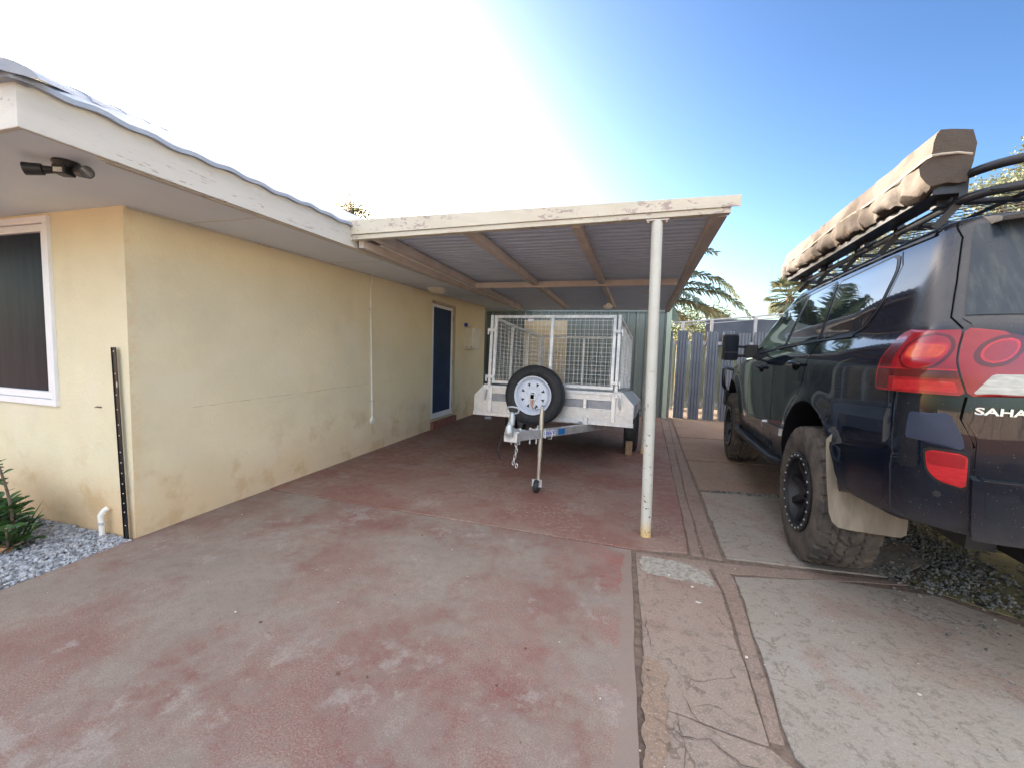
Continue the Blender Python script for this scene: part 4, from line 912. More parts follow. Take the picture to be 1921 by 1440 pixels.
# chain, breakaway cable
g=TB(); z=-.12; k=0; x0=.035
def link(g,c,ax):
    pts=[]
    for i in range(13):
        a=2*math.pi*i/12; u=.010*math.cos(a); v=.019*math.sin(a); pts.append((c[0]+(u if ax else 0),c[1]+(0 if ax else u),c[2]+v))
    g.tube(pts,.0038,n=6,cap=False)
for k in range(8):
    link(g,(x0+.012*math.sin(k*.6),HY+.02,z-.027*k),k%2); 
link(g,(x0+.02,HY+.02,z-.21),1)
g.build('safety_chain','chain',smooth=True)
g=TB(); g.tube([(-.05,HY-.0,-.06),(-.085,HY-.0,-.10),(-.105,HY,-.17),(-.108,HY,-.23),(-.095,HY,-.29)],[.008,.011,.012,.010,.004],n=8); g.tube([(-.045,HY,-.055),(-.08,HY-.01,-.07),(-.06,HY-.02,-.105),(-.04,HY-.01,-.10)],.004,n=6); g.build('wiring_lead','black',smooth=True)
# decals on drawbar
def text_mesh(txt,size,sx=1,ext=.001,bold=0):
    c=bpy.data.curves.new('lettering','FONT'); c.body=txt; c.size=size; c.extrude=ext; c.offset=bold; c.resolution_u=3
    o=bpy.data.objects.new('lettering',c); C.objects.link(o); dg=bpy.context.evaluated_depsgraph_get(); me=bpy.data.meshes.new_from_object(o.evaluated_get(dg))
    C.objects.unlink(o); bpy.data.objects.remove(o); 
    V=[Vector((v.co.x*sx,v.co.y,v.co.z)) for v in me.vertices]; F=[tuple(p.vertices) for p in me.polygons]; return V,F
dA=Vector((.022,HY+.06,-.085)); dB=Vector((.80,.95,-.085)); dd_=(dB-dA).normalized(); nn=dd_.cross(Vector((0,0,1))).normalized()
if nn.y>0: nn=-nn
def onbar(s,h,o): return dA+dd_*s+Vector((0,0,h))+nn*(.0225+o)
g=TB(); g.prism([onbar(.38,-.026,.0005),onbar(.60,-.026,.0005),onbar(.60,.026,.0005),onbar(.38,.026,.0005)],nn*.0006); dec=g.build('sticker','decal_white',dbar)
V,F=text_mesh('COASTMAC',.040,1.05,.0004,.0012); mx=max(v.x for v in V)
g=TB(); g.add([onbar(.395+v.x*.19/mx,-.014+v.y,.0018+v.z) for v in V],F); g.build('lettering','decal_text',dbar,fix=False)
g=TB(); g.prism([onbar(.64,-.03,.0005),onbar(.76,-.03,.0005),onbar(.76,.03,.0005),onbar(.64,.03,.0005)],nn*.0006); g.build('sticker','decal_blue',dbar)
# spare wheel
sx_,sy_,sz_=-.125,-.15,.24
t_=MB
g=TB(); R=.335; ri=.205; w=.19
g.lathe([(r,h) for r,h in tyre_prof(R,ri,w)],(sx_,sy_,sz_),axis='Y',n=72,closed=True)
for k in range(3): g.lathe([(.322-.03*k,-w*.475-.004*(k>0)),(.320-.03*k,-w*.49-.004*(k>0)),(.314-.03*k,-w*.49-.004*(k>0)),(.312-.03*k,-w*.475-.004*(k>0))],(sx_,sy_,sz_),axis='Y',n=72,closed=True)
sw=g.build('spare_wheel','rubber',smooth=True,angle=35)
g=TB(); fy=-.075
g.lathe([(.212,fy-.012),(.214,fy-.022),(.206,fy-.026),(.196,fy-.020),(.188,fy-.004),(.184,fy+.02),(.176,fy+.026),(.170,fy+.012),(.162,fy-.0),(.150,fy-.004)],(sx_,sy_,sz_),axis='Y',n=72)
# disc with eight triangular openings
nt_,nr=144,14; rr0,rr1=.055,.152
def hole(r,a):
    k=(a/(2*math.pi)*8)%1-.5; 
    hw=.30*(r-.098)/(.138-.098)  if .100<r<.138 else -1
    return abs(k)*2*1.0<hw*1.15
verts={}
def vid(i,j): return j*nt_+i%nt_
vs=[];fs=[]
for j in range(nr+1):
    r=lerp(rr0,rr1,j/nr); h=fy+(.0 if r<.075 else (-.006*math.sin(math.pi*(r-.075)/.077)))
    for i in range(nt_): a=2*math.pi*i/nt_; vs.append((sx_+r*math.cos(a),sy_+h,sz_+r*math.sin(a)))
for j in range(nr):
    for i in range(nt_):
        if not hole(lerp(rr0,rr1,(j+.5)/nr),2*math.pi*(i+.5)/nt_): fs.append((vid(i,j),vid(i+1,j),vid(i+1,j+1),vid(i,j+1)))
g.add(vs,fs)
g.lathe([(.056,fy-.0),(.056,fy-.012),(.032,fy-.014),(.032,fy+.03)],(sx_,sy_,sz_),axis='Y',n=40)
g.build('rim','rimwhite',sw,smooth=True,fix=True,angle=35)
g=TB(); g.lathe([(.204,-.03),(.15,-.025),(0,-.025)],(sx_,sy_,sz_),axis='Y',n=40); g.build('rim_back','black',sw)
g=TB()
for k in range(5):
    a=k*1.2566+.3; x=sx_+.075*math.cos(a); z=sz_+.075*math.sin(a); g.tube([(x,sy_+fy-.014,z),(x,sy_+fy+.0,z)],.009,n=6)
explode(g.build('wheel_nut','galv',sw))
g=TB(); g.box((sx_-.03,sy_+fy-.03,sz_-.045),(sx_+.03,sy_+fy-.012,sz_-.037)); 
for a,b in (((-.03,-.037),(-.022,.03)),((.022,-.037),(.03,.03)),((-.03,.022),(.03,.03))): g.box((sx_+a[0],sy_+fy-.035,sz_-.01+a[1]),(sx_+b[0],sy_+fy-.012,sz_-.01+b[1]))
g.build('hub_bracket','white',sw)
g=TB(); g.box((sx_-.021,sy_+fy-.02,sz_-.046),(sx_+.021,sy_+fy-.014,sz_+.011)); g.build('hub_opening','gap',sw)
g=TB(); g.tube([(sx_,sy_+fy-.035,sz_-.045),(sx_+.002,sy_+fy-.035,sz_-.10)],.014,n=12); g.tube([(sx_,sy_+fy-.035,sz_-.10),(sx_+.004,sy_+fy-.035,sz_-.125)],.009,n=10)
lk=g.build('lock','brass',sw,smooth=True,angle=40)
g=TB(); P=[(sx_+.01,sy_+fy-.04,sz_-.125),(sx_+.03,sy_+fy-.045,sz_-.145),(sx_+.055,sy_+fy-.05,sz_-.13),(sx_+.04,sy_+fy-.05,sz_-.115),(sx_+.06,sy_+fy-.05,sz_-.15),(sx_+.085,sy_+fy-.05,sz_-.14)]
g.tube(P,.004,n=6); g.tube([(sx_+.115,sy_+fy-.03,sz_-.098),(sx_+.15,sy_+fy-.04,sz_-.108)],.005,n=6); g.build('key_cable','black',sw)
V,F=text_mesh('BAYONT',.030,1.1,.0006)
g=TB()
for v in V:
    pass
mxx=max(v.x for v in V); vs=[]
for v in V:
    a=math.radians(62)-v.x/.27; r=.262+v.y; vs.append((sx_+r*math.cos(a),sy_-w*.492-.002-v.z,sz_+r*math.sin(a)))
g.add(vs,F); g.build('sidewall_lettering','dustyrubber',sw,fix=False)
# spare carrier bracket
g=TB(); g.bar((sx_,-.06,.24),(sx_,-.0,.10),.05,.05); g.bar((sx_,-.05,.10),(sx_,-.02,-.05),.05,.04,up=(1,0,0)); g.build('spare_bracket','galv')
# road wheels
zc=-.5+0; 
for s in (-1,1):
    c0=untray(tray(s*.86,AX,-.2)); zw=tray(s*.86,AX,0).z; dz=.32-zw; c=(s*.86,AX,dz/math.cos(TP))
    g=TB(); g.lathe(tyre_prof(.32,.19,.175),c,axis='X',n=56,closed=True); wl=g.build('wheel','rubber',smooth=True,angle=35)
    g=TB(); g.lathe([(.19,-.06),(.17,-.05),(.16,.02),(.05,.03),(0,.03)] if s>0 else [(.19,.06),(.17,.05),(.16,-.02),(.05,-.03),(0,-.03)],c,axis='X',n=40); g.build('rim','rimwhite',wl,smooth=True)
g=TB(); g.box((-.86,AX-.022,c[2]-.022),(.86,AX+.022,c[2]+.022)); g.build('axle','galvdark')
for s in (-1,1):
    g=TB(); g.tube([(s*.66,AX-.45,-.06),(s*.66,AX-.2,-.16),(s*.66,AX,-.20),(s*.66,AX+.2,-.16),(s*.66,AX+.45,-.06)],.016,n=6); g.box((s*.70-.02,AX-.55,-.14),(s*.70+.02,AX-.50,-.03)); g.build('leaf_spring','galvdark')
g=TB(); g.tube([(-.78,-.0,-.075),(-.70,-.0,-.075)],.02,n=10); g.build('tail_plug','galvdark')
p=tray(.86,AX-.34,0)
t=thing('chock_block','weathered timber block standing against the trailer tyre','block',(p.x-.005,p.y,0),(0,0,R_(6)))
g=MB(); g.box((-.045,-.035,0.004),(.04,.035,.185)); g.build('block','timber',t,bevel=.004)
# =====================================================================
# CAR
# =====================================================================
def interp(pts,z):
    if z<=pts[0][0]: return pts[0][1]
    if z>=pts[-1][0]: return pts[-1][1]
    n=len(pts)
    for i in range(n-1):
        if z<=pts[i+1][0]:
            x0,y0=pts[i];x1,y1=pts[i+1];h=x1-x0;t=(z-x0)/h
            d=(y1-y0)/h
            def slope(k):
                if k==0: return (pts[1][1]-pts[0][1])/(pts[1][0]-pts[0][0])
                if k==n-1: return (pts[-1][1]-pts[-2][1])/(pts[-1][0]-pts[-2][0])
                a=(pts[k][1]-pts[k-1][1])/(pts[k][0]-pts[k-1][0]);b=(pts[k+1][1]-pts[k][1])/(pts[k+1][0]-pts[k][0])
                return 0 if a*b<=0 else 2*a*b/(a+b)
            m0,m1=slope(i),slope(i+1)
            return y0*(2*t**3-3*t*t+1)+h*m0*(t**3-2*t*t+t)+y1*(3*t*t-2*t**3)+h*m1*(t**3-t*t)
WP=[(.45,.89),(.55,.925),(.7,.95),(.9,.962),(1.1,.966),(1.25,.965),(1.31,.958),(1.37,.935),(1.43,.905),(1.48,.885),(1.6,.855),(1.75,.815),(1.88,.775),(1.935,.742),(1.965,.68),(1.985,.52),(1.995,.02)]
Y0P=[(.45,-1.0),(.6,-1.14),(.7,-1.165),(1.0,-1.165),(1.2,-1.155),(1.44,-1.13),(1.5,-1.10),(1.7,-1.0),(1.86,-.92),(1.935,-.88),(1.965,-.8),(1.985,-.6),(1.995,.0)]
Y1P=[(.45,3.5),(.6,3.66),(.9,3.72),(1.08,3.70),(1.16,3.60),(1.21,3.35),(1.26,2.9),(1.31,2.6),(1.38,2.44),(1.6,1.98),(1.86,1.42),(1.93,1.22),(1.965,1.0),(1.985,.7),(1.995,.1)]
def sm(t):
    t=max(0,min(1,t));return t*t*(3-2*t)
RRP=[(.45,.24),(1.2,.24),(1.45,.2),(1.9,.15),(1.965,.14),(1.985,.1),(1.995,.01)]
RFP=[(.45,.45),(1.1,.5),(1.25,.4),(1.4,.3),(1.9,.25),(1.985,.15),(1.995,.01)]
QR=-.5
def outq(q,z):
    """q=0 at y=-.5 on left side, positive toward the rear then across; negative forward"""
    W=interp(WP,z);y0=interp(Y0P,z);rr=interp(RRP,z)
    a=QR-(y0+rr)
    if q<=a:
        y=QR-q;x=-W;nx,ny=-1,0
    elif q<=a+math.pi/2*rr:
        t=(q-a)/rr;x=-(W-rr)-rr*math.cos(t);y=y0+rr-rr*math.sin(t);nx,ny=-math.cos(t),-math.sin(t)
    else:
        x=-(W-rr)+(q-a-math.pi/2*rr);y=y0-.0*0;nx,ny=0,-1
    tap=1-.03*sm((-.3-y)/.9)
    # flare
    if z<1.2 and nx<-.5:
        for yc in (0,2.85):
            r=math.hypot(y-yc,z-.5);x-=.022*math.exp(-((r-.55)/.06)**2)
    tap-= .05*sm((y-2.7)/1.1)
    return x*tap,y,nx,ny

CY=R_(-4.02); COx,COy=2.13,3.03
car=thing('offroad_car','black four wheel drive wagon with roof rack parked beside the carport','car',(COx,COy,0),(0,0,CY))
def cmap(z,y):
    zl=.50
    if y<-.2: zl=lerp(.50,.66,sm((-.2-y)/.35))
    if y>3.1: zl=lerp(.50,.60,sm((y-3.1)/.3))
    return z if z>1.3 else zl+(z-.45)*(1.3-zl)/.85
def xtap(x,y,z,side):
    tap=1-.03*sm((-.3-y)/.9)
    if z<1.2 and side>.5:
        for yc in (0,2.85):
            r=math.hypot(y-yc,z-.5);x-=.022*math.exp(-((r-.55)/.06)**2)
    tap-=.05*sm((y-2.7)/1.1)
    return x*tap
def outline(z):
    """half outline front centre -> left side -> rear centre"""
    def at(zz,sec,t):
        W=interp(WP,zz);y0=interp(Y0P,zz);y1=interp(Y1P,zz);rr=interp(RRP,zz);rf=interp(RFP,zz)
        if sec==0: x=-(W-rf*.8)*t;y=y1+.05*(1-t*t);s=0
        elif sec==1: a=t*math.pi/2; x=-(W-rf*.8)-rf*.8*math.sin(a);y=y1-rf+rf*math.cos(a);s=math.sin(a)
        elif sec==2: x=-W;y=lerp(y1-rf,y0+rr,t);s=1
        elif sec==3: a=t*math.pi/2; x=-(W-rr)-rr*math.cos(a);y=y0+rr-rr*math.sin(a);s=math.cos(a)
        else: x=-(W-rr)*(1-t);y=y0;s=0
        return x,y,s
    pts=[]
    for sec,n in ((0,6),(1,9),(2,120),(3,14),(4,10)):
        for i in range(n): 
            t=i/n; x,y,s=at(z,sec,t); zz=cmap(z,y); x,y,s=at(zz,sec,t); pts.append((xtap(x,y,zz,s),y,zz))
    x,y,s=at(cmap(z,-1.1),4,1); pts.append((0,y,cmap(z,-1.1)))
    return pts
ZL=[.45,.47,.50,.55,.60,.65,.70,.75,.80,.85,.90,.95,1.0,1.04,1.08,1.12,1.16,1.20,1.23,1.26,1.285,1.31,1.33,1.35,1.37,1.39,1.41,1.43,1.45,1.465,1.48,1.50,1.53,1.57,1.61,1.65,1.69,1.73,1.77,1.81,1.84,1.865,1.885,1.90,1.915,1.93,1.942,1.953,1.963,1.972,1.980,1.987,1.992,1.995]
g=MB(); rows=[]
for z in ZL:
    h=outline(z); full=h+[(-x,y,zz) for x,y,zz in h[-2:0:-1]]; rows.append(full)
g.grid(rows,close=True); n=len(rows[0]); g.add(rows[0],[tuple(range(n))]); g.add(rows[-1],[tuple(range(n-1,-1,-1))])
body=g.build('body',['paint','trim'],None,smooth=False)
bm=bmesh.new(); bm.from_mesh(body.data); bmesh.ops.remove_doubles(bm,verts=bm.verts,dist=.0004); bmesh.ops.recalc_face_normals(bm,faces=bm.faces); bm.to_mesh(body.data); bm.free()
ct=MB()
for yc in (0,2.85):
    for s in (-1,1):
        ct.cm=1; P=[]
        for k in range(56):
            a=2*math.pi*k/56; P.append((s*.60,yc+.548*math.cos(a),.50+.548*math.sin(a)))
        ct.prism(P,(s*.8,0,0))
cut=ct.build('cutter',['paint','trim'])
md=body.modifiers.new('b','BOOLEAN'); md.operation='DIFFERENCE'; md.object=cut; md.solver='EXACT'
dg=bpy.context.evaluated_depsgraph_get(); me=bpy.data.meshes.new_from_object(body.evaluated_get(dg)); body.modifiers.clear(); body.data=me; bpy.data.objects.remove(cut)
me.polygons.foreach_set('use_smooth',[True]*len(me.polygons)); me.set_sharp_from_angle(angle=R_(35)); body.parent=car
def PB(q,z,off,mir=False):
    e=.004; x,y,_,_=outq(q,z); a=Vector((x,y,z))
    x1,y1,_,_=outq(q+e,z); x2,y2,_,_=outq(q,z+e); t1=Vector((x1,y1,z))-a; t2=Vector((x2,y2,z+e))-a
    n=t2.cross(t1).normalized()
    if n.dot(Vector((x,y-1.2,0)))<0: n=-n
    v=a+n*off
    if mir: v.x=-v.x
    return v
def rows_poly(poly,nr):
    zs_=[p[1] for p in poly]; z0,z1=min(zs_),max(zs_); out=[]
    lev=sorted(set([lerp(z0+1e-4,z1-1e-4,i/nr) for i in range(nr+1)]+[min(max(z,z0+1e-4),z1-1e-4) for z in zs_]))
    for z in lev:
        xs=[]
        for i in range(len(poly)):
            a=poly[i];b=poly[(i+1)%len(poly)]
            if (a[1]-z)*(b[1]-z)<0: xs.append(lerp(a[0],b[0],(z-a[1])/(b[1]-a[1])))
        if len(xs)>=2: out.append((min(xs),max(xs),z))
    return out
def shell(g,rws,nc,off,thick,mir=False,mi=None):
    R=[]
    def row(ql,qr,z,o): return [PB(lerp(ql,qr,j/nc),z,o,mir) for j in range(nc+1)]
    inner=off-thick; e=min(.0025,thick*.4)
    G=[row(ql,qr,z,off) for ql,qr,z in rws]
    R=[[PB(rws[0][0],rws[0][2],inner,mir)]+row(*rws[0],inner)+[PB(rws[0][1],rws[0][2],inner,mir)]]
    for (ql,qr,z),r in zip(rws,G): R.append([PB(ql,z,inner,mir)]+r+[PB(qr,z,inner,mir)])
    R.append([PB(rws[-1][0],rws[-1][2],inner,mir)]+row(*rws[-1],inner)+[PB(rws[-1][1],rws[-1][2],inner,mir)])
    g.grid(R,mi)
def patch(name,poly,m,off=.004,thick=.006,nr=14,nc=16,both=True,parent=None,angle=40):
    res=[]
    for mir in ((False,True) if both else (False,)):
        g=MB(); shell(g,rows_poly(poly,nr),nc,off,thick,mir); res.append(g.build(name,m,parent or car,smooth=True,fix=True,angle=angle))
    return res
def ribbon(name,path,w,m,off=.0015,both=True,sub=8,parent=None):
    P=[]
    for i in range(len(path)-1):
        for k in range(sub): P.append((lerp(path[i][0],path[i+1][0],k/sub),lerp(path[i][1],path[i+1][1],k/sub)))
    P.append(path[-1])
    for mir in ((False,True) if both else (False,)):
        g=MB(); rows=[]
        for i,p in enumerate(P):
            a=P[max(i-1,0)];b=P[min(i+1,len(P)-1)];dx,dz=b[0]-a[0],b[1]-a[1];l=math.hypot(dx,dz) or 1
            nx,nz=-dz/l*w/2,dx/l*w/2; rows.append([PB(p[0]+nx,p[1]+nz,off,mir),PB(p[0],p[1],off+.0006,mir),PB(p[0]-nx,p[1]-nz,off,mir)])
        g.grid(rows); g.build(name,m,parent or body,fix=False,smooth=True)
def rnd_poly(poly,r=.02,n=4):
    out=[]; N=len(poly)
    for i in range(N):
        p=Vector(poly[i]);a=Vector(poly[i-1]);b=Vector(poly[(i+1)%N]); da=(a-p);db=(b-p); ra=min(r,da.length*.45);rb=min(r,db.length*.45); s=p+da.normalized()*ra; e=p+db.normalized()*rb
        for k in range(n+1): t=k/n; out.append(tuple(s*(1-t)**2+p*2*t*(1-t)+e*t*t))
    return out
# windows
G1=[(-2.20,1.395),(-1.86,1.70),(-1.62,1.80),(-1.45,1.835),(-1.30,1.842),(-1.43,1.437)]
G2=[(-1.355,1.447),(-1.225,1.845),(-.74,1.855),(-.66,1.462)]
G3=[(-.60,1.466),(-.66,1.855),(.0,1.862),(.05,1.78),(.03,1.62),(-.04,1.52),(-.16,1.474)]
for G_ in (G1,G2,G3):
    ring=[]; c=Vector((sum(p[0] for p in G_)/len(G_),sum(p[1] for p in G_)/len(G_)))
    big=[tuple(c+(Vector(p)-c)*(1+.020/abs((Vector(p)-c).length))) for p in G_]
    patch('window_seal',rnd_poly(big,.04),'trim',.0025,.006,nr=20,nc=24,parent=car)
    patch('side_window',rnd_poly(G_,.035),'carglass',.0045,.004,nr=20,nc=24)
ribbon('panel_gap',[(-.50,1.47),(-.62,1.42),(-.62,1.30),(-.66,1.18),(-.74,1.06),(-.84,.98),(-.92,.9),(-.98,.78),(-1.0,.6)],.007,'gap')
ribbon('panel_gap',[(-1.40,1.44),(-1.42,1.2),(-1.44,.9),(-1.46,.56)],.007,'gap')
ribbon('panel_gap',[(-2.30,1.36),(-2.42,1.1),(-2.44,.9),(-2.42,.6)],.007,'gap')
ribbon('panel_gap',[(-.60,1.47),(-.64,1.86)],.008,'gap'); ribbon('panel_gap',[(-1.39,1.44),(-1.262,1.85)],.03,'trim',off=.003)
ribbon('roof_gutter',[(-1.55,1.868),(-1.2,1.89),(-.6,1.90),(0,1.902),(.25,1.90)],.012,'trim',off=.008)
ribbon('panel_gap',[(.02,1.88),(.085,1.80),(.07,1.62),(-.01,1.5),(-.15,1.452),(-.60,1.443)],.004,'gap')
ribbon('belt_moulding',[(-2.22,1.378),(-1.4,1.425),(-.6,1.450),(-.12,1.456)],.012,'trim',off=.006)
# fuel flap / tailgate lines
ribbon('panel_gap',[(.31,1.93),(.385,1.85),(.475,1.65),(.535,1.50),(.598,1.452)],.005,'gap',off=.002)
ribbon('panel_gap',[(.69,1.19),(.685,1.10),(.73,1.0)],.008,'gap')
def qc(z): W=interp(WP,z);y0=interp(Y0P,z);rr=interp(RRP,z); return QR-(y0+rr)+math.pi/2*rr+(W-rr)
def band(name,m,qf,z0,z1,off,thick,nr=12,nc=40,parent=None,smooth=True):
    g=MB(); rw=[]
    for i in range(nr+1):
        z=lerp(z0,z1,i/nr); q=qf(z); rw.append((q,2*qc(z)-q,z))
    # right half beyond the centre is mirrored from the left
    def fP(q,z,o):
        c=qc(z)
        if q<=c: return PB(q,z,o)
        v=PB(2*c-q,z,o); v.x=-v.x; return v
    R=[]; inn=off-thick
    def row(ql,qr,z,o): return [fP(lerp(ql,qr,j/nc),z,o) for j in range(nc+1)]
    R.append([fP(rw[0][0],rw[0][2],inn)]+row(*rw[0],inn)+[fP(rw[0][1],rw[0][2],inn)])
    for a in rw: R.append([fP(a[0],a[2],inn)]+row(*a,off)+[fP(a[1],a[2],inn)])
    R.append([fP(rw[-1][0],rw[-1][2],inn)]+row(*rw[-1],inn)+[fP(rw[-1][1],rw[-1][2],inn)])
    g.grid(R); return g.build(name,m,parent or car,smooth=smooth,angle=40)
band('rear_window','rearglass',lambda z: interp([(1.5,.575),(1.72,.475),(1.90,.39)],z),1.505,1.90,.004,.008)
band('tailgate','paint',lambda z: interp([(.89,.735),(1.02,.735),(1.13,.69),(1.19,.695),(1.45,.63),(1.495,.57)],z),.895,1.495,.006,.02,nr=24)
bump=band('rear_bumper','paint',lambda z:.725,.665,.885,.045,.06,nr=8)
band('step_pad','black',lambda z:.75,  .884,.8875,.040,.05,nr=1,parent=bump)
BC=[(-.075,.865),(-.0,.76),(.025,.70),(.06,.665),(.15,.635),(.4,.64),(.55,.655),(.725,.675),(.725,1.02),(.67,1.13),(.68,1.183),(.485,1.183),(.465,.96),(.40,.925),(.2,.895)]
patch('bumper_corner',rnd_poly(BC,.02,3),'paint',.007,.02,nr=34,nc=34,parent=bump)
patch('faded_panel',rnd_poly([(.535,1.115),(.53,1.005),(.705,.985),(.70,1.03),(.655,1.125)],.012,3),'primer',.0085,.003,parent=bump,both=False)
RF=rnd_poly([(.600,.972),(.61,.89),(.64,.855),(.715,.838),(.715,.972)],.022,4)
patch('reflector','lampbright' and RF,'lampbright',.012,.012,parent=bump)
patch('reflector_gradient',rnd_poly([(.606,.966),(.612,.915),(.709,.915),(.709,.966)],.008,3),'lampred',.0135,.002,parent=bump)  # darker upper half painted in as a reflection gradient
patch('reflector_surround',rnd_poly([(.592,.982),(.602,.885),(.632,.846),(.721,.826),(.721,.982)],.02,3),'trim',.009,.01,parent=bump)
for mir in (False,True):
    g=MB(); c=PB(.64,.80,.007,mir); nrm=(PB(.64,.80,.04,mir)-c).normalized(); g.tube([c-nrm*.004,c+nrm*.0025],.012,n=20); g.build('parking_sensor','rack',bump,smooth=True,angle=40)
# lamps
LO=rnd_poly([(.335,1.192),(.335,1.33),(.36,1.425),(.40,1.452),(.603,1.447),(.688,1.192)],.018,4)
LI=rnd_poly([(.694,1.192),(.610,1.447),(.69,1.445),(.75,1.415),(.83,1.355),(.93,1.30),(.93,1.20)],.014,4)
for mir in (False,True):
    def one(nm,poly,m,off,th,par,nr=18,nc=20):
        g=MB(); shell(g,rows_poly(poly,nr),nc,off,th,mir); return g.build(nm,m,par,smooth=True,angle=40)
    lo=one('tail_lamp',LO,'lampred',.016,.03,car,26,30); li=one('tail_lamp',LI,'lampred',.016,.03,body if False else car,26,24)
    def ell(c,a,b,n=28): return [(c[0]+a*math.cos(2*math.pi*k/n)-.18*b*math.sin(2*math.pi*k/n)*0,c[1]+b*math.sin(2*math.pi*k/n)) for k in range(n)]
    def rrect(c,a,b,r): return rnd_poly([(c[0]-a,c[1]-b),(c[0]-a,c[1]+b),(c[0]+a,c[1]+b),(c[0]+a,c[1]-b)],r,6)
    # dark outer third and horizontal divisions
    one('lens_segment',[(.345,1.20),(.345,1.33),(.368,1.41),(.43,1.41),(.43,1.20)],'lampdeep',.0165,.002,lo)
    one('lens_segment',[(.43,1.255),(.43,1.285),(.654,1.285),(.664,1.255)],'lampdeep',.0168,.002,lo)
    one('lens_segment',rnd_poly([(.46,1.203),(.46,1.243),(.655,1.243),(.668,1.203)],.006,3),'lampbright',.017,.002,lo)
    one('lens_segment',ell((.540,1.355),.084,.076),'lampdeep',.0172,.002,lo); one('lens_segment',ell((.540,1.355),.074,.067),'lampred',.0178,.002,lo)
    one('lens_segment',rrect((.542,1.357),.066,.032,.031),'lampbright',.0184,.002,lo)
    one('indicator_lens',rrect((.542,1.357),.059,.026,.025),'lampamber',.0192,.002,lo)
    one('lens_segment',[(.35,1.286),(.35,1.291),(.655,1.291),(.657,1.286)],'lampbright',.0172,.002,lo)
    one('lens_segment',ell((.735,1.365),.060,.062),'lampdeep',.0166,.002,li); one('lens_segment',ell((.735,1.365),.045,.047),'lampbright',.0172,.002,li); one('lens_segment',ell((.735,1.365),.037,.039),'lampred',.0178,.002,li)
    one('reverse_lens',rnd_poly([(.703,1.202),(.745,1.278),(.92,1.283),(.92,1.206)],.008,3),'lampwhite',.018,.004,li)
# lettering
V,F=text_mesh('SAHARA',.037,1.5,.0008,.001)
g=MB(); mx=max(v.x for v in V); vs=[]
for v in V:
    q=.716+v.x; p=PB(q,1.128+v.y,.0075+max(0,v.z+.0015)); vs.append(p)
g.add(vs,F); g.build('lettering','chrome',bpy.data.objects['tailgate'],fix=False)
# spoiler
g=MB(); rows=[]
for i in range(25):
    t=-1+2*i/24; x=t*.66; sw=.05*t*t
    prof=[(-.66,1.978-.02*t*t),(-.80,1.975-.025*t*t),(-.98+sw,1.950-.03*t*t),(-1.015+sw,1.935-.03*t*t),(-1.01+sw,1.920-.03*t*t),(-.88,1.925-.03*t*t),(-.80,1.93-.03*t*t)]
    rows.append([(x,y,z) for y,z in prof])
g.grid(rows); g.add(rows[0],[tuple(range(7))]); g.add(rows[-1],[tuple(range(6,-1,-1))]); g.build('spoiler','paint',car,smooth=True,angle=50)
# side mouldings, steps, handles
for mir in (0,1):
    for poly,m in (([(-1.035,.712),(-1.085,.775),(-1.64,.752),(-1.64,.688)],'stripmetal'),([(-1.70,.686),(-1.70,.750),(-2.42,.722),(-2.42,.662)],'stripmetal'),([(-1.645,.680),(-1.645,.762),(-1.695,.760),(-1.695,.676)],'chrome')):
        g=MB(); shell(g,rows_poly(rnd_poly(poly,.008,2),6),24,.020,.025,bool(mir)); g.build('side_moulding',m,car,smooth=True,angle=40)
for s in (-1,1):
    g=MB(); pts=[(s*.86,2.42,.56),(s*.97,2.30,.50),(s*.985,2.1,.485),(s*.99,1.4,.485),(s*.985,.75,.49),(s*.96,.56,.50),(s*.86,.48,.55)]
    g.tube(pts,.030,n=10); g.box((min(s*.84,s*.985),.62,.485),(max(s*.84,s*.985),2.25,.505))
    g.build('side_step','black',car,smooth=True,angle=40)
for mir in (False,True):
    for q,z in ((-.83,1.275),(-1.875,1.228)):
        g=MB(); shell(g,rows_poly([(q+.085*math.cos(k*.314),z+.034*math.sin(k*.314)) for k in range(20)],8),10,.0015,.003,mir); hd=g.build('handle_recess','gap',car,smooth=True)
        g=MB(); P=[PB(q-.095,z+.012,.002,mir),PB(q-.07,z+.012,.034,mir),PB(q,z+.014,.042,mir),PB(q+.07,z+.012,.034,mir),PB(q+.095,z+.012,.002,mir)]
        g.tube(P,[.010,.015,.017,.015,.010],n=10); hh=g.build('door_handle','paint',car,smooth=True); hd.parent=hh
        g=MB(); P=[PB(q-.06,z+.002,.046,mir),PB(q+.06,z+.002,.046,mir)]; g.tube(P,.005,n=6); g.build('chrome_edge','chrome',hh)
# mud flaps
for s in (-1,1):
    g=MB(); P=[(-1.0,.875),(-.995,.75),(-.985,.6),(-.972,.47),(-.955,.42),(-.925,.395),(-.88,.388),(-.66,.392),(-.635,.41),(-.63,.46),(-.63,.93),(-.95,.93)]
    rows=[]
    P3=[(s*abs(x),-.445-.06*(.93-z)/.5-.012*math.sin(x*9),z) for x,z in P]
    if s>0: P3=P3[::-1]
    g.prism(P3,(0,.007,0)); g.build('mud_flap','flap',car,bevel=.002)
    g=MB(); P3=[(s*abs(x),2.40,z-.02) for x,z in [(-.93,.62),(-.95,.42),(-.92,.34),(-.72,.34),(-.70,.62)]]
    if s>0: P3=P3[::-1]
    g.prism(P3,(0,.008,0)); g.build('mud_flap','black',car)
